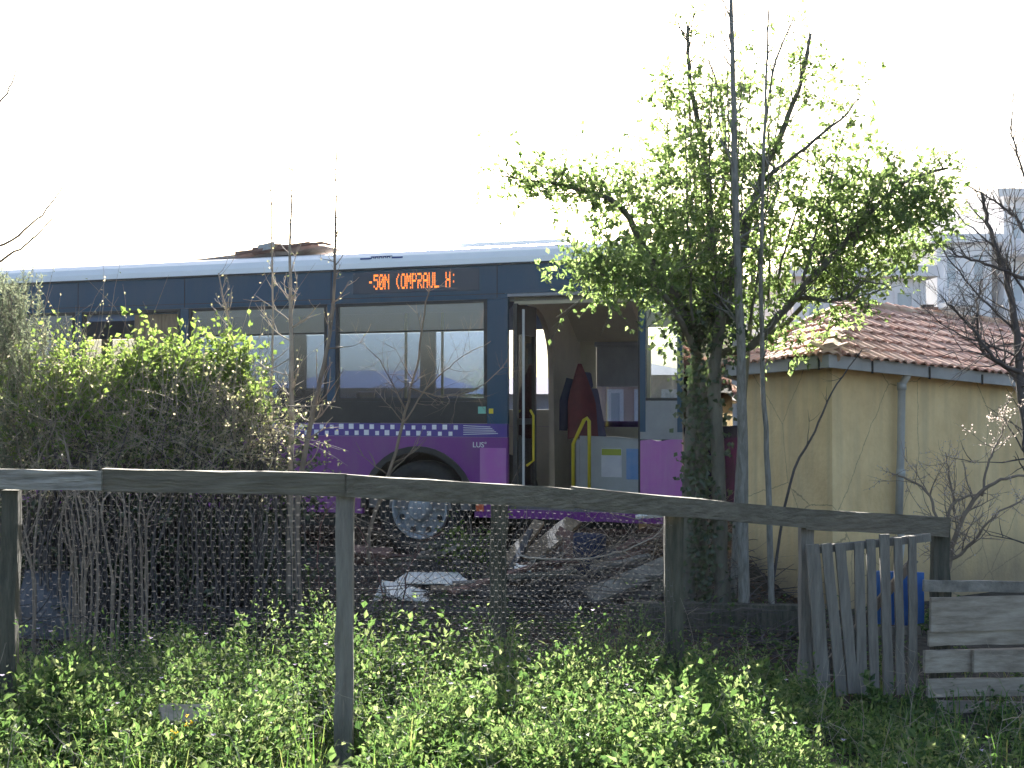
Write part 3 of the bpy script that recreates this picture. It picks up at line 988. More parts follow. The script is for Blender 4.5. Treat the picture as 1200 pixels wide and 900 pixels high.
# torn piece of tiled eave lying on the bus roof
BM = Matrix.Translation(bus.location) @ Matrix.Rotation(BUS_Y, 4, 'Z')
def on_bus(a, b, z):
    return BM @ Vector((-a, b, z))
mb = MB()
mb.prism([on_bus(5.72, 0.25, 3.165), on_bus(5.2, 0.25, 3.20), on_bus(4.85, 0.26, 3.225), on_bus(4.6, 0.26, 3.25), on_bus(4.55, 0.26, 3.275), on_bus(4.3, 0.28, 3.285), on_bus(4.12, 0.30, 3.29), on_bus(3.95, 0.3, 3.265), on_bus(4.2, 0.30, 3.235), on_bus(4.4, 0.3, 3.19), on_bus(5.2, 0.3, 3.165)], BM.to_3x3() @ Vector((0, 0.5, 0.0)))
sheet = mb.build('torn_roof_sheet', mat('torn_sheet', (0.26, 0.20, 0.18), 0.8, (0.40, 0.33, 0.30), 9, bump=0.5))
tag(sheet, 'torn brown roof sheet with broken battens lying on top of the bus', 'roof sheet')
mb = MB()
mb.beam(on_bus(5.0, 0.22, 3.215), on_bus(4.1, 0.24, 3.285), 0.05, 0.035, seg=4, jit=0.006)
mb.beam(on_bus(4.14, 0.24, 3.30), on_bus(3.86, 0.26, 3.272), 0.05, 0.025, seg=3, jit=0.006)
mb.beam(on_bus(4.8, 0.24, 3.24), on_bus(4.4, 0.3, 3.265), 0.06, 0.07, seg=3, jit=0.01)
mb.build('batten', M['redwood'], sheet)
mb = MB()
mb.beam(on_bus(4.72, 0.22, 3.262), on_bus(4.52, 0.22, 3.285), 0.02, 0.07, seg=2, jit=0.004)
mb.build('flashing', M['rim'], sheet)

# ------------------------------------------------------------------ small house
house = empty('small_house', (2.9, 9.9, 0))
tag(house, 'low cream-walled house with an old clay tile hip roof at the right', 'house')
C = Vector((2.408, 9.3))
dR = Vector((math.sin(R(54)), math.cos(R(54))))
dL = Vector((math.sin(R(-16)), math.cos(R(-16))))
foot = [C, C + dR * 6.0, Vector((5.3, 16.2)), Vector((3.65, 15.0)), C + dL * 1.5]
def eave_z(p):            # the old eaves sag away from the near corner
    r_ = (p - C).dot(dR) if (p - C).dot(dR) > 0 else 0
    l_ = (p - C).length if (p - C).dot(dR) < 0.5 else 0
    return 1.83 - 0.052 * min(r_, 6) - 0.055 * min(l_, 1.6)
walls = MB()
n = len(foot)
tops = [eave_z(p) + 0.04 for p in foot]
for i in range(n):
    p, q = foot[i], foot[(i + 1) % n]
    segs = 8
    for s_ in range(segs):
        a_, b_ = p.lerp(q, s_ / segs), p.lerp(q, (s_ + 1) / segs)
        za, zb = tops[i] + (tops[(i + 1) % n] - tops[i]) * s_ / segs, tops[i] + (tops[(i + 1) % n] - tops[i]) * (s_ + 1) / segs
        walls.add([(a_.x, a_.y, -0.2), (b_.x, b_.y, -0.2), (b_.x, b_.y, zb), (a_.x, a_.y, za)], [(0, 1, 2, 3)])
at_base(house, walls.build('wall', M['wallcream']))
# eave polygon, pushed out by the overhang
def offset_poly(poly, d):
    res = []
    n = len(poly)
    for i in range(n):
        p0, p1, p2 = poly[i - 1], poly[i], poly[(i + 1) % n]
        e1, e2 = (p1 - p0).normalized(), (p2 - p1).normalized()
        n1, n2 = Vector((e1.y, -e1.x)), Vector((e2.y, -e2.x))
        b_ = (n1 + n2).normalized()
        res.append(p1 + b_ * min(d / max(0.35, b_.dot(n1)), d * 1.7))
    return res
OV = 0.16
ep = offset_poly(foot, OV)
ez = [eave_z(p) for p in foot]
A1, A2 = Vector((3.06, 11.25, 2.44)), Vector((5.55, 13.2, 2.36))
fas = MB()
FH = 0.095
inner = offset_poly(foot, OV - 0.03)
for i in range(n):
    j = (i + 1) % n
    p, q, pi, qi = ep[i], ep[j], inner[i], inner[j]
    c8 = [(p.x, p.y, ez[i]), (q.x, q.y, ez[j]), (qi.x, qi.y, ez[j]), (pi.x, pi.y, ez[i]),
          (p.x, p.y, ez[i] + FH), (q.x, q.y, ez[j] + FH), (qi.x, qi.y, ez[j] + FH), (pi.x, pi.y, ez[i] + FH)]
    fas.hexa(c8)
at_base(house, fas.build('fascia', M['fascia']))
# gutter straps along the two visible eaves
for i, cnt in ((0, 9), (4, 4)):
    j = (i + 1) % n
    for k in range(cnt):
        t = (k + 0.7) / cnt
        p = ep[i].lerp(ep[j], t)
        z = ez[i] + (ez[j] - ez[i]) * t
        e = (ep[j] - ep[i]).normalized()
        o_ = Vector((e.y, -e.x)) * 0.004
        br = MB()
        br.beam((p.x + o_.x, p.y + o_.y, z - 0.012), (p.x + o_.x, p.y + o_.y, z + FH * random.uniform(0.6, 1.05)), 0.014, 0.012, up=(e.x, e.y, 0))
        at_base(house, br.build('gutter_strap', M['black']))
sof = MB()
sof.add([(p.x, p.y, ez[i] + 0.02) for i, p in enumerate(inner)] + [(p.x, p.y, tops[i] - 0.02) for i, p in enumerate(foot)],
        [(i, (i + 1) % n, n + (i + 1) % n, n + i) for i in range(n)])
at_base(house, sof.build('soffit', M['twig_dark']))

# tiled roof planes
import bmesh
def tile_plane(mb, poly3, along, tw=0.115, th=0.215):
    """cover the planar polygon with rows of curved clay tiles; 'along' = eave direction"""
    o = Vector(poly3[0])
    e = Vector(along).normalized()
    nrm = None
    for i in range(1, len(poly3) - 1):
        c_ = (Vector(poly3[i]) - o).cross(Vector(poly3[i + 1]) - o)
        if c_.length > 1e-4:
            nrm = c_.normalized(); break
    if nrm.z < 0: nrm = -nrm
    e = (e - nrm * e.dot(nrm)).normalized()
    up = nrm.cross(e).normalized()
    if up.z < 0: up = -up
    P2 = [((Vector(p) - o).dot(e), (Vector(p) - o).dot(up)) for p in poly3]
    def inside(x, y):
        c_ = False
        for i in range(len(P2)):
            (x1, y1), (x2, y2) = P2[i], P2[(i + 1) % len(P2)]
            if (y1 > y) != (y2 > y) and x < (x2 - x1) * (y - y1) / (y2 - y1) + x1:
                c_ = not c_
        return c_
    x0, x1 = min(p[0] for p in P2), max(p[0] for p in P2)
    y0, y1 = min(p[1] for p in P2), max(p[1] for p in P2)
    r_ = 0
    y = y0 - 0.03
    while y < y1:
        x = x0 - tw
        while x < x1 + tw:
            if inside(x + tw / 2, max(y + th * 0.45, y0 + 0.02)) or inside(x + tw / 2, y + th * 0.2):
                L_ = th * 1.12
                jx, jy, jt = random.uniform(-.008, .008), random.uniform(-.012, .012), random.uniform(-.006, .008)
                sk = random.uniform(-0.01, 0.01)
                vs = []
                for (yy, lift) in ((0.0, 0.020 + jt), (L_, 0.003)):
                    for k in range(6):
                        u = k / 5
                        hh = 0.019 * math.sin(math.pi * min(1, u * 1.35)) if u < 0.74 else -0.008 * math.sin(math.pi * (u - 0.74) / 0.26)
                        vs.append(o + e * (x + jx + u * tw * 1.06 + sk * yy / th) + up * (y + jy + yy) + nrm * (hh + lift + 0.012))
                for k in range(6):
                    vs.append(vs[k] - nrm * 0.012)
                fs = [(k, k + 1, k + 7, k + 6) for k in range(5)] + [(k + 12, k + 13, k + 1, k) for k in range(5)]
                mb.add(vs, fs)
            x += tw
        y += th
        r_ += 1
E3 = [Vector((ep[i].x, ep[i].y, ez[i] + FH - 0.012)) for i in range(n)]
roof = MB()
# substrate
roof.add([E3[0], E3[1], A2, A1], [(0, 1, 2, 3)])
roof.add([E3[1], E3[2], A2], [(0, 1, 2)])
roof.add([E3[2], E3[3], A1, A2], [(0, 1, 2, 3)])
roof.add([E3[3], E3[4], A1], [(0, 1, 2)])
roof.add([E3[4], E3[0], A1], [(0, 1, 2)])
tile_plane(roof, [E3[0], E3[1], A2, A1], E3[1] - E3[0])
tile_plane(roof, [E3[0], A1, E3[4]], E3[4] - E3[0])
tile_plane(roof, [E3[3], A1, E3[4]], E3[4] - E3[3])
at_base(house, roof.build('roof', M['tile']))
rd = MB()
def ridge(p, q, w=0.10):
    p, q = Vector(p), Vector(q)
    L_ = (q - p).length
    k = max(2, int(L_ / 0.33))
    for i in range(k):
        a_, b_ = p.lerp(q, i / k), p.lerp(q, (i + 1.12) / k)
        up = Vector((0, 0, 1))
        off = up * (-0.01 + random.uniform(-.008, .008))
        rd.tube([a_ + off + up * 0.012, b_ + off], [w * random.uniform(0.92, 1.05), w * 0.88], 10)
ridge(E3[0].lerp(A1, 0.03), A1, 0.085); ridge(A1, A2, 0.085); ridge(A1, E3[4], 0.085); ridge(A2, E3[1], 0.085); ridge(A1, E3[3], 0.085)
at_base(house, rd.build('hip_tiles', M['ridge']))
# chimney stub
ch = MB()
cpos = P(1086, 372, 12.7)
ch.box(cpos.x - 0.07, cpos.x + 0.07, cpos.y - 0.07, cpos.y + 0.07, 2.2, cpos.z + 0.06)
ch.box(cpos.x - 0.09, cpos.x + 0.09, cpos.y - 0.09, cpos.y + 0.09, cpos.z + 0.062, cpos.z + 0.10)
ch.box(cpos.x - 0.055, cpos.x + 0.06, cpos.y - 0.05, cpos.y + 0.05, cpos.z + 0.102, cpos.z + 0.13)
at_base(house, ch.build('chimney', M['chimney']))
# downpipe on the right-hand wall
dp = MB()
def on_wall(px):
    r_ = (px - 600) / F_PX
    t = (r_ * C.y - C.x) / (dR.x - r_ * dR.y)
    return C + dR * t
w0 = on_wall(1048)
nw = Vector((dR.y, -dR.x))
pp = w0 + nw * 0.07
zt = eave_z(w0) + 0.01
dp.tube([(pp.x + nw.x * 0.05, pp.y + nw.y * 0.05, zt + 0.03), (pp.x + nw.x * .05, pp.y + nw.y * .05, zt - 0.02), (pp.x, pp.y, zt - 0.09), (pp.x - 0.01, pp.y, 1.2), (pp.x - 0.03, pp.y, 0.62)], 0.030, 10)
dp.lathe([(0.036, -0.03), (0.036, 0.03)], (pp.x, pp.y, zt - 0.10), (0, 0, 1), 12)
dp.lathe([(0.036, -0.03), (0.036, 0.03)], (pp.x - 0.012, pp.y, 1.02), (0, 0, 1), 12)
dp.tube([(pp.x - 0.03, pp.y, 0.62), (pp.x - 0.03 + nw.x * .03, pp.y + nw.y * .03, 0.5), (pp.x - 0.03, pp.y, 0.3), (pp.x - 0.03, pp.y, 0.0)], 0.028, 8)
at_base(house, dp.build('downpipe', M['pipe'], smooth=True))

# ------------------------------------------------------------------ distant buildings
def block(name, label, px0, px1, ytop, d, depth, m, storeys, cols, roofm=None, rise=0, balc=False, rz=0.0):
    p0, p1 = P(px0, ytop, d), P(px1, ytop, d)
    w, h = p1.x - p0.x, p0.z
    root = empty(name, ((p0.x + p1.x) / 2, d, 0), rz)
    tag(root, label, 'building')
    mb = MB()
    mb.box(-w / 2, w / 2, 0, depth, -0.3, h)
    mb.build('wall', m, root)
    sh = h / storeys
    ww = w / cols
    for s_ in range(storeys):
        for c_ in range(cols):
            x = -w / 2 + ww * (c_ + 0.5)
            z = sh * (s_ + 0.35)
            fw, fh = ww * 0.32, sh * 0.48
            mb = MB()
            mb.box(x - fw / 2 - .08, x + fw / 2 + .08, -0.06, 0.0, z - .08, z)
            mb.box(x - fw / 2 - .08, x + fw / 2 + .08, -0.06, 0.0, z + fh, z + fh + .08)
            mb.box(x - fw / 2 - .08, x - fw / 2, -0.06, 0.0, z, z + fh)
            mb.box(x + fw / 2, x + fw / 2 + .08, -0.06, 0.0, z, z + fh)
            wn = mb.build('window', M['apwhite'], root)
            mb = MB()
            mb.box(x - fw / 2, x + fw / 2, -0.03, -0.004, z, z + fh)
            mb.build('pane', M['apglass'], wn)
        if balc:
            mb = MB()
            mb.box(-w * 0.45, w * 0.1, -1.0, -0.002, sh * s_ + sh * 0.05, sh * s_ + sh * 0.12)
            mb.box(-w * 0.45, w * 0.1, -1.0, -0.94, sh * s_ + sh * 0.12, sh * s_ + sh * 0.40)
            mb.build('balcony', M['ap_paled'], root)
    mb = MB()
    if roofm is None:
        mb.box(-w / 2 - .3, w / 2 + .3, -.3, depth + .3, h + .002, h + .3)
        mb.build('roof', m, root)
    else:
        o_ = 0.5
        vs = [(-w / 2 - o_, -o_, h), (w / 2 + o_, -o_, h), (w / 2 + o_, depth + o_, h), (-w / 2 - o_, depth + o_, h), (-w / 4, depth / 2, h + rise), (w / 4, depth / 2, h + rise)]
        mb.add(vs, [(0, 1, 5, 4), (1, 2, 5), (2, 3, 4, 5), (3, 0, 4), (3, 2, 1, 0)])
        mb.build('roof', roofm, root)
    return root
block('apartment_building', 'tall pale apartment block with balconies at the far right edge', 1176, 1330, 232, 44, 12, M['ap_paled'], 4, 5, balc=True)
block('apartment_building', 'white apartment block half hidden behind the bare tree above the tiled roof', 1098, 1162, 285, 44, 10, M['apwhite'], 3, 2, balc=True)
block('apartment_building', 'low white building with windows paled for glare behind the leafy tree and tiled roof', 930, 1085, 325, 34, 9, M['apwhite'], 2, 3)
block('distant_house', 'distant white house with a red roof seen through the open bus door', 570, 700, 462, 30, 8, M['apwhite'], 1, 4, M['redroof'], 0.5)
block('distant_house', 'distant pinkish house seen through the driver\'s window of the bus', 705, 800, 440, 26, 7, M['appink'], 1, 3, M['redroof'], 0.4)
block('distant_house', 'distant pale house with a red roof behind the rear of the bus', 330, 540, 455, 34, 8, M['apwhite'], 1, 5, M['redroof'], 0.6)

# ------------------------------------------------------------------ fence with rails, posts and wire netting
FL = [(-60, 5.62), (0, 5.60), (120, 5.55), (405, 5.42), (670, 6.15), (790, 6.55), (945, 7.02), (1108, 7.42)]
RAIL_Y = [(-60, 559), (0, 560.5), (120, 563.5), (405, 569), (670, 584.5), (790, 596), (945, 608.5), (1110, 618)]
def fd(px):
    return float(np.interp(px, [a for a, _ in FL], [b for _, b in FL]))
def rail_pt(px, dy=0, dd=0.0):
    return P(px, float(np.interp(px, [a for a, _ in RAIL_Y], [b for _, b in RAIL_Y])) + dy, fd(px) + dd)
fence = empty('wire_fence', tuple(Vector((rail_pt(405).x, 5.45, 0))))
tag(fence, 'old wooden fence with long top rails, split posts and sagging chicken wire', 'fence')
parts = []
for (pa, pb, hh, lift) in ((-60, 121, 0.088, 0), (120, 405, 0.098, 0.004), (404, 671, 0.100, 0.0), (670, 947, 0.104, 0.002), (943, 1110, 0.115, 0.0)):
    mb = MB()
    a_, b_ = rail_pt(pa, -1.5 if pa in (670,) else 0), rail_pt(pb)
    mb.beam(a_ + Vector((0, lift * 3, lift)), b_ + Vector((0, lift * 3, lift)), 0.045, hh, seg=6, jit=0.004, amp=0.5)
    parts.append(mb.build('rail', M['railpale' if pa < 0 else 'railwood']))
for (px, yt, zb, w, off, m) in ((14, 574, -0.1, 0.075, 0.05, 'mosswood'), (405, 578, -0.15, 0.078, 0.052, 'plankwood'),
                                (585, 588, -0.1, 0.095, 1.25, 'mosswood'), (789, 600, -0.15, 0.095, 0.07, 'mosswood'),
                                (945, 600, -0.25, 0.075, 0.06, 'plankwood'), (1101, 608, -0.25, 0.10, 0.06, 'mosswood')):
    d = fd(px) + off
    t_ = P(px, yt, d)
    mb = MB()
    lean = random.uniform(-0.015, 0.02)
    mb.beam((t_.x - lean, t_.y, zb), (t_.x, t_.y, t_.z), w, w * 0.75, up=(0, 1, 0), seg=8, jit=0.006)
    parts.append(mb.build('post', M[m]))
# hexagonal netting
mb = MB()
pl = [rail_pt(px, 0, 0.035) for px in np.linspace(-60, 800, 80)]
cum = [0]
for i in range(1, len(pl)):
    cum.append(cum[-1] + (Vector((pl[i].x, pl[i].y)) - Vector((pl[i - 1].x, pl[i - 1].y))).length)
PX_, PY_, PZ_ = [p.x for p in pl], [p.y for p in pl], [p.z for p in pl]
p_, dz_ = 0.043, 0.027
rows = 44
cols = int(cum[-1] / p_)
def net(u, r_):
    x, y, z = np.interp(u, cum, PX_), np.interp(u, cum, PY_), np.interp(u, cum, PZ_)
    sag = 0.02 * noise.noise(Vector((u * 1.2, r_ * 0.06, 0)))
    bul = 0.02 * noise.noise(Vector((u * 9, r_ * 0.7, 9))) + 0.06 * noise.noise(Vector((u * 0.9, r_ * 0.08, 5)))
    return Vector((x, y + bul + 0.02, z - 0.03 - r_ * dz_ + sag))
vs, es = [], []
node = {}
for r_ in range(rows):
    for c_ in range(cols):
        u = (c_ + 0.5 * (r_ % 2)) * p_
        node[(r_, c_)] = len(vs)
        vs.append(net(u - 0.17 * p_, r_)); vs.append(net(u + 0.17 * p_, r_))
def strut(a_, b_, rr):
    d = (b_ - a_)
    if d.length < 1e-6: return
    s1 = d.orthogonal().normalized() * rr
    s2 = d.normalized().cross(s1)
    q = [s1, -0.5 * s1 + 0.87 * s2, -0.5 * s1 - 0.87 * s2]
    mb.add([a_ + q[0], a_ + q[1], a_ + q[2], b_ + q[0], b_ + q[1], b_ + q[2]], [(0, 1, 4, 3), (1, 2, 5, 4), (2, 0, 3, 5)])
for r_ in range(rows):
    for c_ in range(cols):
        i = node[(r_, c_)]
        strut(vs[i], vs[i + 1], 0.0007 + 0.0004 * random.random())
        if r_ + 1 < rows:
            if r_ % 2 == 0:
                strut(vs[i + 1], vs[node[(r_ + 1, c_)]], 0.0006)
                if c_ > 0: strut(vs[i], vs[node[(r_ + 1, c_ - 1)] + 1], 0.0006)
            else:
                strut(vs[i], vs[node[(r_ + 1, c_)] + 1], 0.0006)
                if c_ + 1 < cols: strut(vs[i + 1], vs[node[(r_ + 1, c_ + 1)]], 0.0006)
parts.append(mb.build('wire_netting', M['wire']))
at_base(fence, *parts)

# ------------------------------------------------------------------ picket gate
GD = 6.95
gate = empty('wooden_gate', (P(1010, 700, GD).x, GD, -0.15))
tag(gate, 'narrow gate of rough grey pickets leaning between two fence posts', 'gate')
parts = []
for (xt, yt, xb, yb, w) in ((952, 638, 966, 818, 17), (968, 637, 986, 815, 14), (984, 637, 1000, 812, 14), (1006, 636, 1011, 814, 13),
                            (1020, 632, 1025, 816, 14), (1036, 626, 1041, 814, 14), (1052, 630, 1055, 814, 12), (1069, 628, 1070, 815, 13)):
    mb = MB()
    d = GD + random.uniform(-0.006, 0.006)
    wm = w / F_PX * d * (0.92 if xt < 1010 else 0.80)
    mb.beam(P(xb, yb, d), P(xt, yt, d), wm, 0.022, up=(0, 1, 0), seg=7, jit=0.002, w1=wm * random.uniform(0.88, 1.0))
    parts.append(mb.build('picket', M['plankwood']))
for (x0, y0, x1, y1) in ((948, 645, 1090, 630), (952, 742, 1078, 738)):
    mb = MB()
    mb.beam(P(x0, y0, GD + 0.035), P(x1, y1, GD + 0.035), 0.035, 0.045, seg=4, jit=0.003)
    parts.append(mb.build('crossbar', M['plankwood']))
mb = MB()
mb.beam(P(953, 800, GD + 0.07), P(1072, 655, GD + 0.07), 0.025, 0.045, seg=4, jit=0.003)
parts.append(mb.build('brace', M['plankwood']))
at_base(gate, *parts)
mb = MB()
q = [P(1026, 669, 7.12), P(1083, 671, 7.12), P(1083, 730, 7.12), P(1060, 733, 7.12), P(1026, 731, 7.12)]
mb.prism(q, (0, 0.018, 0))
tag(mb.build('blue_board', M['bluepaint']), 'bright blue painted board propped behind the gate pickets', 'board')
mb = MB()
mb.beam(P(938, 800, 7.2), P(958, 735, 7.3), 0.04, 0.05, seg=3, jit=0.004)
tag(mb.build('wooden_stake', M['mosswood']), 'short grey stake leaning against the left gate post', 'stake')

# ------------------------------------------------------------------ board fence at the right edge
bf = empty('board_fence', (P(1150, 750, 6.9).x, 6.9, -0.15))
tag(bf, 'low fence of wide grey horizontal boards to the right of the gate', 'fence')
parts = []
for (x0, y0, x1, y1, h, m, do) in ((1082, 686, 1260, 688, 13, 'wood', 0.03), (1090, 720, 1260, 717, 40, 'boardwood', 0.0), (1088, 748, 1260, 745, 17, 'boardwood', 0.012),
                                   (1083, 775, 1200, 772, 26, 'boardwood', 0.0), (1086, 806, 1260, 804, 21, 'boardwood', 0.01), (1095, 833, 1260, 836, 25, 'boardwood', 0.0),
                                   (1140, 775, 1260, 772, 26, 'boardwood', 0.03)):
    mb = MB()
    d0 = 6.85 + do
    mb.beam(P(x0, y0, d0), P(x1, y1, d0 + 0.15), 0.024, h / F_PX * d0, seg=8, jit=0.003)
    parts.append(mb.build('board', M[m]))
for px in (1102, 1215):
    mb = MB()
    a_ = P(px, 690, 6.97)
    mb.beam((a_.x, a_.y, -0.3), (a_.x, a_.y, a_.z), 0.07, 0.06, up=(0, 1, 0), seg=5, jit=0.004)
    parts.append(mb.build('post', M['mosswood']))
at_base(bf, *parts)
# timber edging behind the fence
mb = MB()
mb.beam(P(735, 728, 8.55), P(945, 732, 8.75), 0.05, 0.20, seg=8, jit=0.008)
mb.beam(P(735, 708, 8.60), P(945, 712, 8.80), 0.10, 0.03, seg=8, jit=0.006)
tag(mb.build('timber_edging', M['mosswood']), 'low dark timber edging board at the foot of the leafy tree', 'edging board')

# ------------------------------------------------------------------ vegetation helpers
def rv(s=1.0):
    v = Vector((random.gauss(0, 1), random.gauss(0, 1), random.gauss(0, 1)))
    return v.normalized() * s
def curve_pts(p, d, L, n=5, wander=0.25, up=0.0):
    pts = [Vector(p)]
    d = Vector(d).normalized()
    for i in range(n):
        d = (d + rv(wander) + Vector((0, 0, up))).normalized()
        pts.append(pts[-1] + d * L / n)
    return pts
def smooth_path(pts, k=4, jit=0.0):
    """Catmull-Rom through the points"""
    pts = [Vector(p) for p in pts]
    if len(pts) < 3:
        return pts
    ext = [pts[0] * 2 - pts[1]] + pts + [pts[-1] * 2 - pts[-2]]
    res = []
    for i in range(1, len(ext) - 2):
        p0, p1, p2, p3 = ext[i - 1:i + 3]
        for q in range(k):
            t = q / k
            v = 0.5 * ((2 * p1) + (p2 - p0) * t + (2 * p0 - 5 * p1 + 4 * p2 - p3) * t * t + (3 * p1 - p0 - 3 * p2 + p3) * t ** 3)
            if jit: v = v + rv(jit)
            res.append(v)
    res.append(pts[-1])
    return res
def limb(mb, pix, r0, r1, sides=7, jit=0.008, mi=0, k=5):
    """pix: list of (px, py, d)"""
    pts = smooth_path([P(*q) for q in pix], k, jit)
    n = len(pts)
    rr = [r0 + (r1 - r0) * (i / (n - 1)) ** 0.8 for i in range(n)]
    mb.tube(pts, rr, sides, mi, jit=0.08)
    return pts, rr
def sprout(mb, pts, rr, n, L0, L1, sides=4, t0=0.2, up=0.15, mi=0, sub=2, acc=None, spread=0.9):
    """side twigs along a limb; returns list of twig polylines"""
    tw = acc if acc is not None else []
    for i in range(n):
        t = t0 + (1 - t0) * random.random()
        k = min(len(pts) - 2, int(t * (len(pts) - 1)))
        base = pts[k].lerp(pts[k + 1], random.random())
        ax = (pts[k + 1] - pts[k]).normalized()
        d = (ax * random.uniform(0.2, 0.8) + rv(spread) + Vector((0, 0, up)))
        L = random.uniform(L0, L1) * (1.15 - 0.6 * t)
        tp = curve_pts(base, d, L, 5, 0.22, up * 0.4)
        r = min(rr[k] * 0.5, 0.004 + L * 0.010)
        mb.tube(tp, [r, r * .8, r * .62, r * .46, r * .32, r * 0.18], sides, mi)
        tw.append(tp)
        for q in range(sub):
            kk = random.randint(1, 4)
            d2 = (tp[kk] - tp[kk - 1]).normalized() + rv(0.8)
            t2 = curve_pts(tp[kk], d2, L * random.uniform(0.3, 0.55), 3, 0.25, up * 0.4)
            mb.tube(t2, [r * .5, r * .4, r * .28, r * .15], 3, mi, caps=False)
            tw.append(t2)
    return tw
def leaf_on(mb, twigs, per, L, W, mi=0, spread=0.02, droop=0.1):
    c, d, nn, LL = [], [], [], []
    for tp in twigs:
        for i in range(per):
            k = random.randint(1, len(tp) - 1)
            p = tp[k - 1].lerp(tp[k], random.random())
            c.append(p + rv(spread * random.random()))
            v = (tp[k] - tp[k - 1]).normalized() * 0.5 + rv(0.9) - Vector((0, 0, droop))
            d.append(v)
            nn.append(rv(1) + Vector((0, 0, 0.7)))
            LL.append(L * random.uniform(0.55, 1.2))
    LL = np.array(LL)
    mb.leaves(c, d, nn, LL, LL * (W / L), mi)
def clump(tw_mb, lf_mb, px, py, d, rx, ry, rd, n, L, W, per=9, tl=0.22, r=0.0025, lmi=0, out=True, twig_every=1):
    """twigs with leaves filling an uneven ellipsoid given by a photo position and its size in pixels there"""
    c = P(px, py, d)
    sx, sz = rx / F_PX * d, ry / F_PX * d
    tws = []
    for i in range(n):
        v = rv(random.random() ** 0.45)
        lump = 1 + 0.35 * noise.noise(Vector((v.x * 2.2 + px, v.y * 2.2, v.z * 2.2 + py)))
        p = c + Vector((v.x * sx, v.y * rd, v.z * sz)) * lump
        dr = (Vector((v.x, v.y, v.z * 0.8)) if out else Vector((0, 0, 0))) + rv(0.8) + Vector((0, 0, 0.25))
        LT = tl * random.uniform(0.5, 1.3)
        if i % 12 == 0:                     # stray shoots break the outline
            LT *= 1.9
            dr = dr * 0.5 + Vector((0, 0, 1.0))
        tp = curve_pts(p, dr, LT, 4, 0.25)
        if i % twig_every == 0 or i % 12 == 0:
            tw_mb.tube(tp, [r, r * .85, r * .65, r * .5, r * .3], 3, 0, caps=False)
        tws.append(tp)
    leaf_on(lf_mb, tws, per, L, W, lmi)
    return tws

# ------------------------------------------------------------------ the leafy tree in front of the bus
tree = empty('leafy_tree', tuple(P(826, 740, 8.95)))
tag(tree, 'large tree in fresh yellow-green leaf with an ivy-clad trunk before the bus front', 'tree')
tk, cr = MB(), MB()
limbs = []
D = 8.95
limbs.append(limb(tk, [(806, 742, D), (806, 640, D), (809, 520, D), (815, 420, D + .05), (822, 340, D + .1), (833, 260, D + .1), (822, 170, D + .2), (808, 90, D + .3), (806, 30, D + .35)], 0.062, 0.012, 9))
limbs.append(limb(tk, [(848, 742, D - .02), (844, 640, D - .05), (840, 520, D - .1), (838, 430, D - .1), (848, 350, D - .1), (868, 290, D), (890, 215, D + .1), (915, 160, D + .2), (938, 95, D + .25), (950, 40, D + .3)], 0.066, 0.012, 9))
limbs.append(limb(tk, [(822, 745, D + .1), (822, 600, D + .15), (824, 480, D + .2), (838, 420, D + .2), (880, 405, D + .1), (935, 345, D - .1), (985, 290, D - .2), (1030, 240, D - .3), (1062, 212, D - .3), (1110, 197, D - .35)], 0.055, 0.010, 8))
limbs.append(limb(tk, [(822, 400, D), (790, 345, D - .2), (755, 290, D - .3), (725, 240, D - .4), (680, 222, D - .5), (630, 212, D - .6), (588, 206, D - .6)], 0.04, 0.006, 6))
limbs.append(limb(tk, [(820, 420, D), (780, 350, D - .4), (740, 325, D - .7), (705, 322, D - .9), (675, 330, D - 1.0)], 0.03, 0.005, 6))
limbs.append(limb(tk, [(835, 380, D), (835, 300, D + .3), (850, 200, D + .5), (845, 120, D + .6), (830, 70, D + .6)], 0.035, 0.006, 6))
limbs.append(limb(tk, [(880, 405, D + .1), (920, 380, D + .4), (980, 320, D + .5), (1040, 300, D + .5), (1075, 310, D + .5)], 0.03, 0.006, 6))
limbs.append(limb(tk, [(890, 215, D + .1), (935, 180, D - .1), (985, 140, D - .2), (1010, 110, D - .2)], 0.02, 0.004, 5))
limbs.append(limb(tk, [(930, 350, D), (990, 350, D - .2), (1010, 330, D - .3), (1040, 335, D - .3)], 0.02, 0.004, 5))
for (x0, y0, x1, y1) in ((800, 400, 778, 95), (812, 380, 800, 60), (826, 360, 824, 40), (842, 370, 838, 20), (852, 380, 868, 70), (868, 370, 884, 30), (880, 380, 905, 55), (900, 360, 925, 30),
                         (790, 330, 745, 130), (910, 330, 962, 110), (940, 330, 990, 150), (860, 300, 850, 10), (775, 300, 735, 190), (960, 310, 1030, 170), (1000, 290, 1065, 150)):
    dd = D + random.uniform(-.3, .4)
    xm = (x0 + x1) / 2 + random.gauss(0, 6)
    pts, rr = limb(tk, [(x0, y0, dd), ((x0 + xm) / 2, y0 + (y1 - y0) * .25, dd), (xm, (y0 + y1) / 2, dd), (x1, y1, dd)], 0.012, 0.003, 5)
    sprout(tk, pts, rr, 14, 0.12, 0.4, 3, 0.2, 0.35, sub=2)
twigs = []
for i, (pts, rr) in enumerate(limbs):
    sprout(tk, pts, rr, (40, 44, 40, 26, 16, 22, 22, 14, 10)[i], 0.25, 0.7, 4, (0.45, 0.42, 0.45, 0.2, 0.2, 0.15, 0.2, 0.1, 0.2)[i], 0.2, acc=twigs)
leaf_on(cr, [t for t in twigs if random.random() < 0.85], 5, 0.048, 0.026)
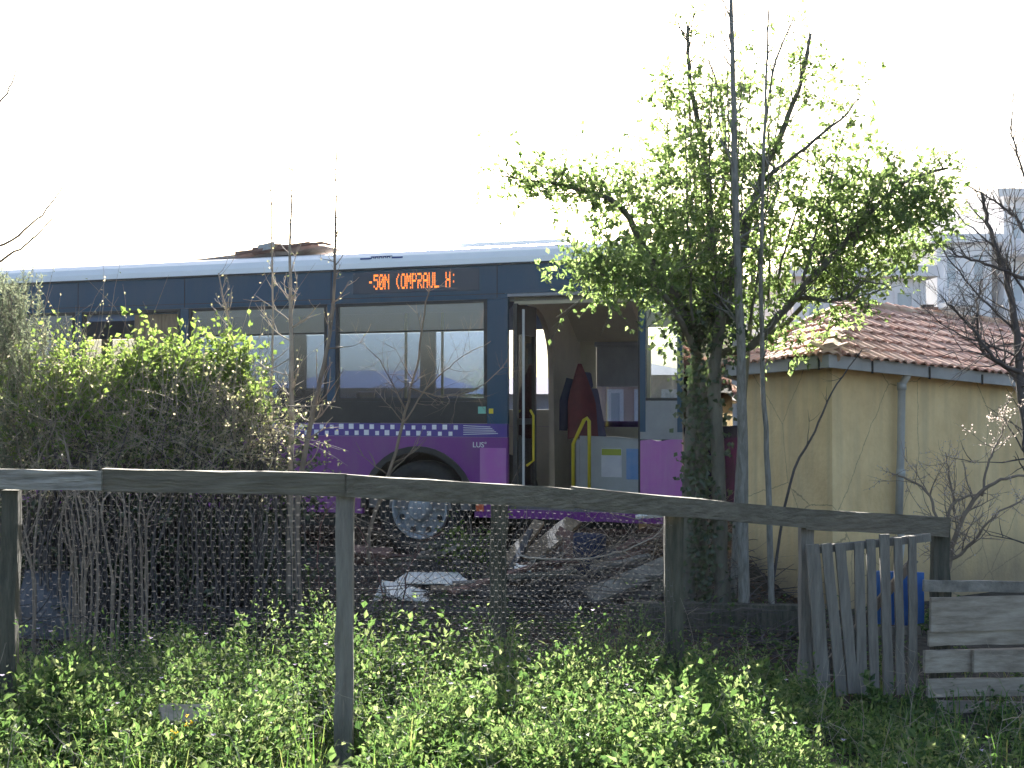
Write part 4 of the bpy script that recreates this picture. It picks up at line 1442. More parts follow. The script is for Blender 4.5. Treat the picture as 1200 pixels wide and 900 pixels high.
for (px, py, d, rx, ry, rd, n_) in (
        (760, 275, 8.5, 62, 70, .45, 150), (790, 205, 8.7, 45, 55, .4, 110), (835, 250, 8.9, 60, 70, .5, 125), (800, 310, 8.6, 55, 45, .4, 110),
        (720, 315, 7.9, 42, 22, .25, 60), (700, 320, 7.8, 38, 18, .2, 55), (750, 335, 8.0, 32, 16, .2, 40), (640, 218, 8.15, 52, 22, .25, 60), (700, 230, 8.3, 42, 32, .3, 55),
        (900, 290, 9.0, 60, 60, .5, 105), (960, 250, 8.7, 50, 50, .4, 120), (1020, 245, 8.5, 52, 48, .4, 115), (1060, 260, 8.5, 46, 40, .35, 110), (1020, 305, 8.8, 52, 42, .4, 115),
        (960, 320, 8.9, 45, 45, .4, 60), (870, 350, 8.9, 55, 40, .4, 55), (900, 205, 9.0, 60, 45, .4, 80), (840, 150, 9.1, 45, 60, .4, 55), (790, 130, 9.0, 25, 45, .3, 35),
        (935, 120, 9.0, 45, 50, .3, 35), (1000, 190, 8.7, 35, 30, .3, 35), (880, 110, 9.1, 60, 55, .4, 30), (830, 330, 8.5, 40, 35, .3, 45), (930, 400, 9.0, 40, 25, .3, 35), (805, 365, 8.9, 38, 35, .4, 45), (850, 385, 9.1, 36, 35, .4, 35), (770, 320, 8.6, 45, 35, .4, 50), (985, 345, 8.9, 40, 28, .35, 50), (1090, 235, 8.4, 30, 25, .25, 40)):
    clump(tk, cr, px, py, d + .2, rx, ry, rd, int(n_ * 1.08), 0.054, 0.031, 11, 0.2, lmi=0, twig_every=2)
tko = tk.build('trunk', M['bark_moss'], smooth=True)
cro = cr.build('crown', M['leaf_tree'])
iv, ivt = MB(), MB()
for i in range(1100):                           # ivy on the trunk
    t = random.random()
    py = 745 - 400 * t ** 0.8
    px = 824 + random.gauss(0, 13 + 8 * t)
    p = P(px, py, D - 0.11 + random.uniform(-0.05, 0.12))
    iv.leaves([p], [rv(1) - Vector((0, 0, .6))], [Vector((0, -1, 0.3)) + rv(0.6)], [random.uniform(0.03, 0.06)], [random.uniform(0.03, 0.05)])
clump(ivt, iv, 830, 375, D, 42, 55, .25, 75, 0.05, 0.04, 8)
clump(ivt, iv, 800, 365, D - .1, 28, 38, .2, 30, 0.05, 0.04, 7)
ivo = iv.build('ivy', M['leaf_dark'])
at_base(tree, tko, cro, ivo)

# ------------------------------------------------------------------ slender pale saplings beside it
def sapling(label, pix, r0, r1, ntw, tl, mbark, leaf=None, nleaf=0, group=None, name='young_tree', cat='tree', up=0.3, t0=0.35, sub=2, L=0.03):
    base = P(*pix[0])
    base.z = gz(base.x, base.y) - 0.02
    root = empty(name, tuple(base))
    tag(root, label, cat, group)
    tk = MB()
    pts = smooth_path([base] + [P(*q) for q in pix[1:]], 5, 0.004)
    n_ = len(pts)
    rr = [r0 + (r1 - r0) * (i / (n_ - 1)) for i in range(n_)]
    tk.tube(pts, rr, 7, jit=0.08)
    tw = sprout(tk, pts, rr, ntw, tl * 0.4, tl, 4, t0, up, sub=sub)
    o = tk.build('trunk', M[mbark], smooth=True)
    os_ = [o]
    if leaf:
        lf = MB()
        leaf_on(lf, tw, nleaf, L, L * 0.6)
        os_.append(lf.build('crown', M[leaf]))
    at_base(root, *os_)
    return root
sapling('tallest pale slender trunk standing just right of the ivy-clad tree', [(872, 722, 8.8), (870, 550, 8.75), (868, 400, 8.6), (862, 250, 8.5), (859, 100, 8.5), (856, -40, 8.5)], 0.044, 0.012, 26, 0.7, 'bark_grey', 'leaf_tree', 1, 'slender young trees')
sapling('thin straight pale trunk nearest the cream house corner', [(904, 722, 8.8), (900, 560, 8.8), (893, 420, 8.7), (892, 280, 8.5), (897, 130, 8.5), (901, 10, 8.5)], 0.024, 0.006, 20, 0.5, 'bark_grey', 'leaf_tree', 1, 'slender young trees')
sapling('thin stem rising through the left half of the leafy crown', [(845, 712, 9.4), (842, 480, 9.4), (822, 300, 9.4), (810, 160, 9.4), (806, 30, 9.4)], 0.03, 0.005, 24, 0.5, 'bark_dark', 'leaf_tree', 2, 'slender young trees')
sapling('thin stem rising through the right half of the leafy crown', [(858, 720, 9.6), (868, 520, 9.6), (880, 360, 9.6), (888, 240, 9.6), (905, 90, 9.6), (930, 20, 9.6)], 0.03, 0.005, 26, 0.55, 'bark_grey', 'leaf_tree', 2, 'slender young trees')
sapling('bent bare stem crossing the shaded side wall of the cream house', [(897, 640, 8.9), (925, 570, 8.9), (955, 505, 8.9), (975, 460, 8.9), (1010, 410, 8.9)], 0.012, 0.004, 6, 0.3, 'twig_dark', name='bent_sapling', cat='sapling')

# ------------------------------------------------------------------ bare trees at the right and left edges
def bare_tree(label, limbs_px, ntw, tl, mbark, buds=0, name='bare_tree', base=None, bud='blossom', bl=0.022, sub=3, cat='tree'):
    b = P(*(base or limbs_px[0][0][0]))
    root = empty(name, (b.x, b.y, gz(b.x, b.y)))
    tag(root, label, cat)
    tk, fl = MB(), MB()
    tw = []
    for (pix, r0, r1) in limbs_px:
        pts, rr = limb(tk, pix, r0, r1, 6, 0.008)
        sprout(tk, pts, rr, ntw, tl * 0.4, tl, 4, 0.15, 0.12, sub=sub, acc=tw)
    os_ = [tk.build('trunk', M[mbark], smooth=True)]
    if buds:
        leaf_on(fl, tw, buds, bl, bl * 0.8)
        os_.append(fl.build('crown', M[bud]))
    at_base(root, *os_)
    return root
bare_tree('dark bare tree against the pale apartment blocks at the right edge', [
    ([(1215, 850, 8.6), (1212, 650, 8.6), (1205, 520, 8.6), (1196, 450, 8.6), (1190, 380, 8.6), (1175, 310, 8.6), (1160, 270, 8.6), (1150, 225, 8.6)], 0.05, 0.010),
    ([(1200, 440, 8.6), (1165, 420, 8.5), (1140, 385, 8.5), (1120, 365, 8.4), (1105, 350, 8.4)], 0.018, 0.004),
    ([(1205, 330, 8.6), (1180, 318, 8.5), (1150, 308, 8.5), (1125, 300, 8.4), (1110, 290, 8.4)], 0.016, 0.004),
    ([(1210, 290, 8.6), (1190, 255, 8.7), (1165, 235, 8.7), (1130, 215, 8.7)], 0.014, 0.004),
    ([(1196, 450, 8.6), (1180, 430, 8.7), (1150, 410, 8.7), (1145, 360, 8.7), (1150, 330, 8.7)], 0.02, 0.005),
    ([(1210, 240, 8.6), (1195, 190, 8.6), (1185, 150, 8.6), (1190, 100, 8.6)], 0.010, 0.003),
    ([(1205, 400, 8.6), (1150, 350, 8.6), (1110, 300, 8.6), (1080, 260, 8.6)], 0.010, 0.002),
    ([(1205, 350, 8.6), (1165, 290, 8.6), (1125, 255, 8.6), (1100, 220, 8.6)], 0.009, 0.002),
    ([(1200, 420, 8.6), (1150, 400, 8.6), (1110, 385, 8.6), (1070, 350, 8.6)], 0.009, 0.002)], 30, 0.55, 'twig_dark', 0)
bare_tree('spreading leafless shrub with pale buds in front of the yellow house wall', [
    ([(1104, 700, 8.2), (1112, 655, 8.2), (1122, 620, 8.2), (1148, 580, 8.15), (1180, 560, 8.1), (1215, 555, 8.1)], 0.026, 0.006),
    ([(1108, 690, 8.2), (1105, 640, 8.2), (1112, 600, 8.2), (1125, 585, 8.2), (1155, 578, 8.2)], 0.018, 0.005),
    ([(1110, 660, 8.2), (1135, 640, 8.1), (1165, 605, 8.0), (1200, 585, 8.0)], 0.014, 0.004),
    ([(1105, 690, 8.2), (1100, 620, 8.25), (1085, 575, 8.3), (1060, 560, 8.3), (1045, 555, 8.3)], 0.014, 0.004),
    ([(1150, 580, 8.15), (1160, 540, 8.15), (1172, 510, 8.2), (1178, 490, 8.2)], 0.010, 0.003),
    ([(1120, 600, 8.2), (1112, 560, 8.3), (1108, 530, 8.3)], 0.008, 0.003)], 13, 0.42, 'twig_tan', 6, name='budding_shrub', bl=0.013, cat='shrub')
bare_tree('bare tree at the left edge reaching thin branches over the bus', [
    ([(-95, 820, 8.2), (-92, 600, 8.2), (-85, 420, 8.2), (-60, 330, 8.2), (-20, 300, 8.2), (22, 275, 8.2), (55, 245, 8.2), (80, 210, 8.2), (93, 180, 8.2)], 0.022, 0.0015),
    ([(-40, 330, 8.2), (10, 300, 8.1), (40, 280, 8.1), (60, 258, 8.1), (82, 236, 8.1)], 0.01, 0.002),
    ([(-80, 300, 8.3), (-40, 180, 8.3), (-10, 130, 8.3), (8, 110, 8.3), (20, 75, 8.3), (25, 30, 8.3)], 0.014, 0.0015)], 4, 0.22, 'twig_tan', 0, sub=1)

# ------------------------------------------------------------------ bare saplings on the left, before the bus
for (lab, pix, r0, ntw, tl, m, up) in (
        ('tall thin bare sapling reaching highest above the bus roof', [(352, 745, 8.6), (348, 640, 8.6), (352, 560, 8.6), (372, 460, 8.6), (388, 380, 8.6), (393, 280, 8.6), (394, 160, 8.6)], 0.026, 26, 0.5, 'twig_tan', 0.25),
        ('bare sapling with a pale trunk left of the tallest one', [(340, 745, 8.8), (340, 600, 8.8), (342, 480, 8.8), (341, 380, 8.8), (340, 290, 8.8), (343, 190, 8.8)], 0.028, 26, 0.45, 'twig_pale', 0.25),
        ('slim bare sapling standing leftmost of the tall ones', [(322, 745, 9.1), (322, 600, 9.1), (318, 480, 9.1), (320, 350, 9.1), (317, 215, 9.1)], 0.014, 16, 0.4, 'twig_pale', 0.25),
        ('short twiggy sapling below the roof line of the bus', [(300, 745, 9.2), (296, 600, 9.2), (285, 480, 9.2), (270, 390, 9.2), (256, 320, 9.2)], 0.012, 18, 0.45, 'twig_pale', 0.3)):
    sapling(lab, pix, r0, 0.0045, ntw + 8, tl, m, 'leaf_dull', 1, 'bare saplings before the bus', name='bare_sapling', cat='sapling', up=up, t0=0.3, sub=2, L=0.02)
bare_tree('dark bare shrub rising in front of the bus window beside the front wheel', [
    ([(432, 660, 9.6), (436, 610, 9.6), (460, 545, 9.6), (478, 470, 9.6), (490, 420, 9.6), (498, 360, 9.6), (505, 335, 9.6)], 0.02, 0.004),
    ([(470, 500, 9.6), (505, 450, 9.5), (540, 420, 9.5), (575, 400, 9.5)], 0.008, 0.002),
    ([(475, 480, 9.6), (450, 430, 9.5), (425, 400, 9.5)], 0.008, 0.002),
    ([(480, 455, 9.6), (520, 465, 9.5), (560, 455, 9.4), (590, 430, 9.4)], 0.007, 0.002)], 16, 0.5, 'twig_tan', 0, name='bare_shrub', sub=3, cat='shrub')
bare_tree('low tangle of reddish bare stems under the bus beside the wheel', [
    ([(455, 725, 9.2), (440, 660, 9.2), (420, 620, 9.2), (400, 600, 9.2)], 0.008, 0.002),
    ([(470, 725, 9.2), (478, 670, 9.2), (495, 640, 9.2), (520, 622, 9.2)], 0.008, 0.002),
    ([(380, 740, 9.0), (372, 660, 9.0), (378, 610, 9.0), (395, 585, 9.0)], 0.008, 0.002)], 16, 0.45, 'twig_red', 0, name='bare_shrub', sub=2, cat='shrub')

# ------------------------------------------------------------------ hedge in front of the bus
def bush(label, blobs, leaf, Lw, twig='twig_tan', stems=14, name='leafy_bush', per=8, extra=None, cat='bush', tl=0.22):
    px, py, d = blobs[0][:3]
    b = P(px, 740, d)
    root = empty(name, (b.x, b.y, gz(b.x, b.y)))
    tag(root, label, cat)
    tw, lf, sm = MB(), MB(), MB()
    for bl in blobs:
        clump(tw, lf, *bl[:7], Lw[0], Lw[1], per, tl)
        c = P(*bl[:3])
        for i in range(stems):
            x0 = c.x + random.gauss(0, 0.12)
            pts = smooth_path([(x0, c.y + random.gauss(0, .1), gz(x0, c.y)), ((x0 + c.x) / 2 + random.gauss(0, .08), c.y + random.gauss(0, .08), c.z * 0.5), (c.x + random.gauss(0, bl[3] / F_PX * d * .5), c.y + random.gauss(0, .1), c.z)], 4)
            sm.tube(pts, [0.012 - 0.008 * q / (len(pts) - 1) for q in range(len(pts))], 4)
    os_ = [tw.build('twigs', M[twig]), sm.build('stems', M['twig_dark']), lf.build('foliage', M[leaf])]  # dark stems, paler twigs: shade below and sun above put into colour
    at_base(root, *os_)
    return root
bush('bright yellow-green bush catching the sun in front of the bus', [(185, 440, 9.15, 38, 32, .3, 190), (195, 470, 8.95, 55, 45, .35, 330), (150, 465, 9.15, 40, 36, .3, 170), (215, 510, 8.85, 45, 40, .3, 200)], 'leaf_bush', (0.055, 0.04))
bush('smaller bright bush to the right of the yellow-green one', [(262, 440, 9.25, 30, 36, .25, 180), (275, 475, 9.05, 28, 30, .25, 120)], 'leaf_bush', (0.055, 0.04))
bush('dull green bramble bush left of the bright bushes', [(95, 462, 8.85, 52, 44, .35, 260), (55, 480, 8.65, 55, 55, .4, 260), (115, 495, 8.55, 55, 45, .35, 230)], 'leaf_bush', (0.04, 0.026), per=9)
bush('scrubby dry undergrowth filling the hedge above the left rail', [(40, 530, 8.55, 70, 50, .4, 230), (140, 535, 8.55, 80, 40, .4, 230), (250, 530, 8.65, 70, 45, .4, 210), (300, 525, 8.75, 36, 40, .3, 80)], 'leaf_dull', (0.026, 0.018), 'twig_pale', name='dry_bush', per=10, tl=0.4)
bush('pale leafless twig tangle spread over the front of the hedge', [(70, 500, 8.3, 75, 60, .3, 120), (200, 505, 8.4, 80, 50, .3, 120), (295, 510, 8.5, 36, 45, .3, 60), (80, 430, 8.7, 60, 40, .3, 50)], 'leaf_dull', (0.020, 0.014), 'twig_pale', name='twiggy_bush', per=7, tl=0.5, stems=5)
bush('dark leaves added in place of shade under the hedge behind the left netting', [(60, 600, 8.95, 90, 70, .4, 260), (190, 600, 9.05, 90, 70, .4, 260), (310, 590, 9.25, 60, 70, .4, 190), (100, 690, 8.85, 120, 50, .4, 200), (270, 690, 9.05, 110, 50, .4, 200), (130, 540, 9.15, 130, 40, .3, 200), (280, 540, 9.25, 70, 40, .3, 140)], 'leaf_dark', (0.055, 0.04), 'twig_dark', name='shade_fill_bush', per=8, tl=0.3)  # dense dark foliage added to imitate the deep shade here
bush('small sunlit yellow-green bush growing beside the front wheel', [(545, 650, 10.6, 26, 24, .2, 60), (560, 660, 10.5, 20, 18, .2, 30)], 'leaf_bush', (0.04, 0.03), stems=4)
# grey-green feathery shrub at the left edge
def feathery():
    b = P(15, 740, 8.5)
    root = empty('conifer_shrub', (b.x, b.y, gz(b.x, b.y)))
    tag(root, 'feathery grey-green conifer shrub at the left edge before the bus', 'shrub')
    tw, lf = MB(), MB()
    tws = []
    for i in range(430):
        c = P(random.gauss(6, 24), random.uniform(350, 580), 8.5 + random.gauss(0, .15))
        t_ = curve_pts(c, Vector((random.gauss(0, .35), random.gauss(0, .35), 1)), random.uniform(0.15, 0.32), 5, 0.12)
        tw.tube(t_, [0.003, .0027, .0022, .0018, .0013, .0008], 3, caps=False)
        tws.append(t_)
    pts = [P(20, 745, 8.5), P(18, 600, 8.5), P(15, 450, 8.5), P(12, 350, 8.5)]
    tw.tube(smooth_path(pts), 0.014, 5)
    leaf_on(lf, tws, 40, 0.042, 0.007, spread=0.008)
    at_base(root, tw.build('stems', M['twig_tan']), lf.build('foliage', M['needle']))
feathery()
# bramble canes arching through the hedge
for (lab, x0, x1, cnt, m) in (('tangle of pale arching bramble canes at the far left of the hedge', -10, 130, 14, 'twig_tan'),
                              ('tangle of arching bramble canes below the bright bush', 130, 260, 14, 'twig_tan'),
                              ('tangle of tan bramble canes between the bright bush and the saplings', 250, 375, 12, 'twig_tan')):
    mb, lf = MB(), MB()
    b = P((x0 + x1) / 2, 745, 8.7)
    root = empty('bramble', (b.x, b.y, gz(b.x, b.y)))
    tag(root, lab, 'bramble')
    tws = []
    for i in range(cnt):
        xa, xb_ = random.uniform(x0, x1), random.uniform(x0 - 30, x1 + 30)
        d = random.uniform(8.3, 8.9)
        yt = random.uniform(430, 560)
        p0 = P(xa, 745, d); p0.z = gz(p0.x, p0.y)
        pts = smooth_path([p0, P(xa + random.gauss(0, 8), 620, d), P((xa + xb_) / 2, yt, d - .05), P(xb_, yt + random.uniform(-10, 60), d - .1)], 5, 0.006)
        mb.tube(pts, [0.0055 - 0.004 * q / (len(pts) - 1) for q in range(len(pts))], 4, caps=False)
        tws.append(pts[len(pts) // 2:])
        sprout(mb, pts, [0.005] * len(pts), 4, 0.12, 0.4, 3, 0.4, 0.1, sub=2, acc=tws)
    leaf_on(lf, tws, 2, 0.03, 0.02)
    at_base(root, mb.build('canes', M['twig_dark']), lf.build('leaves', M['leaf_dull']))
# upright stems behind the left netting
for k, (px, lab) in enumerate(((105, 'cluster of upright bare stems behind the netting near the left post'), (150, 'pale upright stems to the right of the first stem cluster'), (45, 'few thin stems leaning behind the leftmost post'))):
    mb = MB()
    b = P(px, 765, 7.8)
    for i in range((14, 7, 5)[k]):
        x = px + random.gauss(0, 14)
        d = 7.8 + random.gauss(0, .12)
        p0 = P(x, 765, d); p0.z = gz(p0.x, p0.y) - .02
        pts = smooth_path([p0, P(x + random.gauss(0, 4), 680, d), P(x + random.gauss(0, 12), 600, d), P(x + random.gauss(0, 22), random.uniform(500, 575), d + .1)], 4, 0.004)
        r0 = random.uniform(0.005, 0.012)
        mb.tube(pts, [r0 * (1 - 0.7 * q / (len(pts) - 1)) for q in range(len(pts))], 5)
        sprout(mb, pts, [r0] * len(pts), 3, 0.1, 0.3, 3, 0.4, 0.2, sub=1)
    tag(mb.build('stem_cluster', M['twig_tan']), lab, 'stems')

# ------------------------------------------------------------------ wreckage between fence and bus
def slab(name, label, cat, quad, th, m, curl=0.0, nseg=5):
    """bent sheet through four photo points (px, py, d), with thickness"""
    a_, b_, c_, d_ = [P(*q) for q in quad]
    vs, fs = [], []
    nrm = (b_ - a_).cross(d_ - a_).normalized()
    for s_ in (0, 1):
        for i in range(nseg + 1):
            for j in range(nseg + 1):
                u, v = i / nseg, j / nseg
                p = a_.lerp(b_, u).lerp(d_.lerp(c_, u), v)
                p = p + nrm * (curl * math.sin(u * 2.6 + 0.4) * math.sin(v * 3.0 + .2) + 0.3 * curl * noise.noise(Vector((u * 4, v * 4, a_.x)))) + nrm * (th * s_)
                vs.append(p)
    m1 = (nseg + 1) ** 2
    n1 = nseg + 1
    for i in range(nseg):
        for j in range(nseg):
            q = i * n1 + j
            fs.append((q, q + 1, q + n1 + 1, q + n1))
            fs.append((m1 + q, m1 + q + n1, m1 + q + n1 + 1, m1 + q + 1))
    for i in range(nseg):
        for (q, r_) in ((i, i + 1), (nseg * n1 + i + 1, nseg * n1 + i)):
            fs.append((r_, q, m1 + q, m1 + r_))
        for (q, r_) in (((i + 1) * n1, i * n1), (i * n1 + nseg, (i + 1) * n1 + nseg)):
            fs.append((r_, q, m1 + q, m1 + r_))
    mb = MB()
    mb.add(vs, fs)
    o = mb.build(name, M[m])
    tag(o, label, cat)
    return o
slab('white_panel', 'crumpled bright white panel lying lowest among the wreckage below the wheel', 'panel', [(452, 700, 9.55), (506, 711, 9.55), (500, 693, 9.95), (452, 682, 9.95)], 0.012, 'sheet', 0.05)
slab('white_panel', 'flat white sheet lying behind the crumpled panel below the wheel', 'panel', [(462, 684, 9.9), (552, 686, 9.9), (536, 672, 10.35), (478, 672, 10.35)], 0.012, 'sheet', 0.02)
slab('white_panel', 'small white fragment just right of the crumpled panel', 'panel', [(512, 696, 9.75), (528, 692, 9.75), (528, 686, 9.9), (516, 688, 9.9)], 0.010, 'sheet', 0.01)
slab('white_panel', 'pale fragment lying near the middle post below the bus', 'panel', [(602, 668, 10.0), (622, 671, 10.0), (620, 664, 10.2), (604, 662, 10.2)], 0.010, 'sheet', 0.01)
slab('white_panel', 'torn white strip stuck upright left of the crumpled panel', 'panel', [(436, 707, 9.6), (446, 708, 9.6), (454, 682, 9.75), (448, 680, 9.75)], 0.008, 'sheet', 0.01)
def stick(label, a, b, w, h, m, name='wooden_plank', cat='plank', seg=5, jit=0.006):
    mb = MB()
    mb.beam(P(*a), P(*b), w, h, up=(0, -0.6, 0.8), seg=seg, jit=jit)
    tag(mb.build(name, M[m]), label, cat)
stick('pale split plank leaning steeply under the bus doorway', (592, 662, 10.3), (632, 612, 11.3), 0.10, 0.04, 'tanwood')
stick('broad tan plank leaning behind the split one under the doorway', (620, 655, 10.6), (672, 610, 11.5), 0.16, 0.04, 'tanwood')
stick('dark beam crossing in front of the leaning planks', (600, 668, 10.2), (622, 622, 11.0), 0.05, 0.05, 'twig_dark')
stick('reddish board standing under the bus step', (640, 670, 10.9), (672, 625, 11.1), 0.28, 0.03, 'redwood')
stick('reddish-brown board under the bus beside the navy drum', (712, 665, 10.9), (752, 640, 11.0), 0.25, 0.03, 'redwood')
stick('narrow tan lath lying flat left of the middle post', (505, 690, 9.7), (560, 690, 9.8), 0.05, 0.02, 'tanwood')
stick('long dark beam lying along the ground under the bus door', (560, 700, 9.6), (790, 684, 9.9), 0.10, 0.09, 'twig_dark', 'timber_beam', 'beam')
stick('dark broken beam lying in front of the white panels', (430, 716, 9.35), (600, 722, 9.2), 0.08, 0.08, 'twig_dark', 'timber_beam', 'beam')
stick('slanted grey board lying against the right fence post', (690, 700, 9.3), (800, 655, 9.7), 0.16, 0.03, 'wood', 'timber_beam', 'beam')
stick('rough dark plank lying half buried beside the trunk foot', (640, 735, 8.9), (790, 722, 9.0), 0.10, 0.05, 'mosswood', 'timber_beam', 'beam')
stick('white painted lath wedged at the lower edge of the bus skirt', (745, 606, 11.3), (778, 603, 11.2), 0.03, 0.03, 'sheet', 'wooden_lath', 'lath')
stick('bluish grey plank lying almost hidden in the foreground weeds', (188, 838, 5.25), (246, 836, 5.35), 0.10, 0.025, 'boardwood', 'weathered_plank', 'plank')
mb = MB()
c = P(690, 655, 11.0)
mb.lathe([(0.13, -0.18), (0.15, -0.16), (0.15, -0.02), (0.156, 0.0), (0.15, 0.02), (0.15, 0.17), (0.13, 0.19)], (c.x, c.y, c.z + 0.03), (0.05, 0, 1), 20)
tag(mb.build('navy_drum', M['bluecloth'], smooth=True), 'navy blue drum wedged under the bus between reddish boards', 'drum')
for i in range(26):
    d = random.uniform(9.2, 11.0)
    px = random.uniform(425, 810)
    if 425 < px < 580: d = random.uniform(10.5, 11.1)
    p = P(px, 700, d)
    L = random.uniform(0.25, 0.95)
    ang = random.gauss(0, 0.8)
    z = gz(p.x, d) + random.uniform(0.03, 0.22)
    a_ = Vector((p.x - math.cos(ang) * L / 2, d - math.sin(ang) * L / 2, z + random.uniform(-.02, .1)))
    b_ = Vector((p.x + math.cos(ang) * L / 2, d + math.sin(ang) * L / 2, z + random.uniform(-.02, .22)))
    mb = MB()
    w_ = random.uniform(0.05, 0.16)
    mb.beam(a_, b_, w_, random.uniform(0.015, 0.035), up=(random.gauss(0, .4), random.gauss(-.3, .4), 1), seg=5, jit=0.007, w1=w_ * random.uniform(0.4, 1.0))
    tag(mb.build('broken_board', M[random.choice(['twig_dark', 'mosswood', 'redwood', 'wood', 'plankwood'])]), 'dirty broken board in the heap of wreckage under the bus', 'board', 'broken boards under the bus')
mb = MB()
pts = smooth_path([P(610, 652, 9.0), P(640, 655, 9.0), P(690, 655, 9.0), P(730, 645, 9.0), P(765, 630, 9.0), P(785, 605, 9.05)], 5, 0.006)
mb.tube(pts, [0.009 - 0.005 * q / (len(pts) - 1) for q in range(len(pts))], 5)
sprout(mb, pts, [0.008] * len(pts), 7, 0.1, 0.35, 3, 0.1, 0.1, sub=2)
tag(mb.build('fallen_branch', M['twig_pale']), 'pale curved fallen branch hanging below the bus step', 'branch')
slab('sheet_metal', 'dull bluish sheet leaning in the dark behind the left netting', 'sheet', [(165, 700, 9.3), (245, 705, 9.3), (240, 590, 9.6), (172, 592, 9.6)], 0.01, 'darktarp', 0.03)
slab('sheet_metal', 'grey sheet leaning behind the netting near the saplings', 'sheet', [(262, 690, 9.35), (325, 690, 9.35), (322, 605, 9.6), (268, 603, 9.6)], 0.01, 'wood', 0.02)
slab('plastic_tarp', 'crumpled grey tarp heaped behind the leftmost post', 'tarp', [(20, 750, 8.2), (95, 752, 8.2), (85, 670, 8.5), (30, 668, 8.5)], 0.012, 'darktarp', 0.10, 8)

# dead brushwood on the shaded ground: nobody could count it
mb = MB()
for i in range(1900):
    x = random.uniform(-3.6, 2.0)
    y = random.uniform(7.4, 10.9)
    p = Vector((x, y, gz(x, y) + random.random() ** 2 * (0.03 if -1.25 < x < -0.1 and 9.0 < y < 10.6 else 0.3)))
    pts = curve_pts(p, (random.gauss(0, 1), random.gauss(0, .6), random.uniform(-.05, .35)), random.uniform(0.12, 0.6), 4, 0.2)
    r_ = random.uniform(0.0015, 0.005)
    mb.tube(pts, [r_, r_ * .9, r_ * .8, r_ * .6, r_ * .4], 3, caps=False)
tag(mb.build('brushwood', M['twig_dark']), 'dead twigs and sticks littering the shaded ground behind the fence', 'brushwood', kind='stuff')
mb = MB()
for i in range(420):
    x = random.uniform(-1.3, 1.7)
    y = random.uniform(9.0, 11.2)
    if -1.2 < x < -0.15 and y < 10.5: continue
    p = Vector((x, y, gz(x, y) + random.random() ** 1.6 * 0.38))
    pts = curve_pts(p, (random.gauss(0, 1), random.gauss(0, .6), random.gauss(.1, .35)), random.uniform(0.25, 0.9), 6, 0.25)
    r_ = random.uniform(0.002, 0.007)
    mb.tube(pts, [r_ * (1 - .11 * q) for q in range(7)], 4, caps=False)
    sprout(mb, pts, [r_] * 7, 3, 0.08, 0.25, 3, 0.2, 0.05, sub=1)
tag(mb.build('brushwood', M['twig_tan']), 'tangle of tan broken branches heaped under the bus door', 'brushwood', kind='stuff')
mb = MB()
n_ = 5000
xs, ys = rng.uniform(-4, 2.3, n_), rng.uniform(7.2, 11.2, n_)
c = np.array([(x, y, gz(x, y) + 0.015) for x, y in zip(xs, ys)])
mb.leaves(c, rng.normal(0, 1, (n_, 3)) * np.array([1, 1, .25]), np.tile([0, 0, 1.0], (n_, 1)) + rng.normal(0, .4, (n_, 3)), rng.uniform(.03, .07, n_), rng.uniform(.02, .045, n_))
tag(mb.build('leaf_litter', M['deadleaf']), 'brown dead leaves on the shaded ground behind the fence', 'leaf litter', kind='stuff')

# ------------------------------------------------------------------ weeds and grass in the foreground
def weed_h(x, y):
    h = 0.30 + 0.20 * noise.noise(Vector((x * 1.3 + 4, y * 1.3, 2.0))) + 0.10 * noise.noise(Vector((x * 3.7, y * 3.7, 7.0)))
    return max(0.08, h)
POST = rail_pt(405)
def blocked(x, y):
    """a trodden gap: no tall growth right in front of the bare post"""
    ppx = 600 + x / y * F_PX
    return abs(ppx - 405) < 26 and y < 5.5
def weeds(name, label, n, xf, yf, hs, Lr, mats, flower=0.0, stemr=0.0016):
    st, lf, fl = MB(), MB(), MB()
    for i in range(n):
        y = yf[0] + (yf[1] - yf[0]) * random.random()
        x = random.uniform(xf[0], xf[1]) * y / 5.0
        h = weed_h(x, y) * hs * random.uniform(0.55, 1.2)
        if blocked(x, y): h *= 0.25
        z = gz(x, y)
        tp = curve_pts((x, y, z - .01), (random.gauss(0, .25), random.gauss(0, .25), 1), h, 5, 0.13, 0.1)
        if stemr:
            lf.tube(tp, [stemr, stemr, stemr * .9, stemr * .8, stemr * .6, stemr * .4], 3, 0, caps=False)
        k = int(10 + 26 * h)
        t = np.random.default_rng(i).random(k) ** 0.7
        idx = np.minimum((t * 5).astype(int), 4)
        arr = np.array([tuple(q) for q in tp])
        f = (t * 5 - idx)[:, None]
        c = arr[idx] * (1 - f) + arr[idx + 1] * f
        ang = rng.uniform(0, 6.28, k)
        d = np.stack([np.cos(ang), np.sin(ang), rng.uniform(-.2, .7, k)], 1)
        nn = np.tile([0, 0, 1.0], (k, 1)) + rng.normal(0, .35, (k, 3))
        L = Lr[0] + (Lr[1] - Lr[0]) * rng.random(k)
        L = L * (1.15 - 0.5 * t)
        lf.leaves(c, d, nn, L, L * rng.uniform(.4, .7, k), 0)
        if random.random() < flower:
            p = tp[-1]
            kk = 5
            a = np.arange(kk) * 6.28 / kk
            lf.leaves([tuple(p)] * kk, np.stack([np.cos(a), np.sin(a), np.full(kk, .5)], 1), np.tile([0, 0, 1.0], (kk, 1)), [0.016] * kk, [0.014] * kk, 1)
    o = lf.build(name, mats)
    tag(o, label, 'weeds', kind='stuff')
    return o
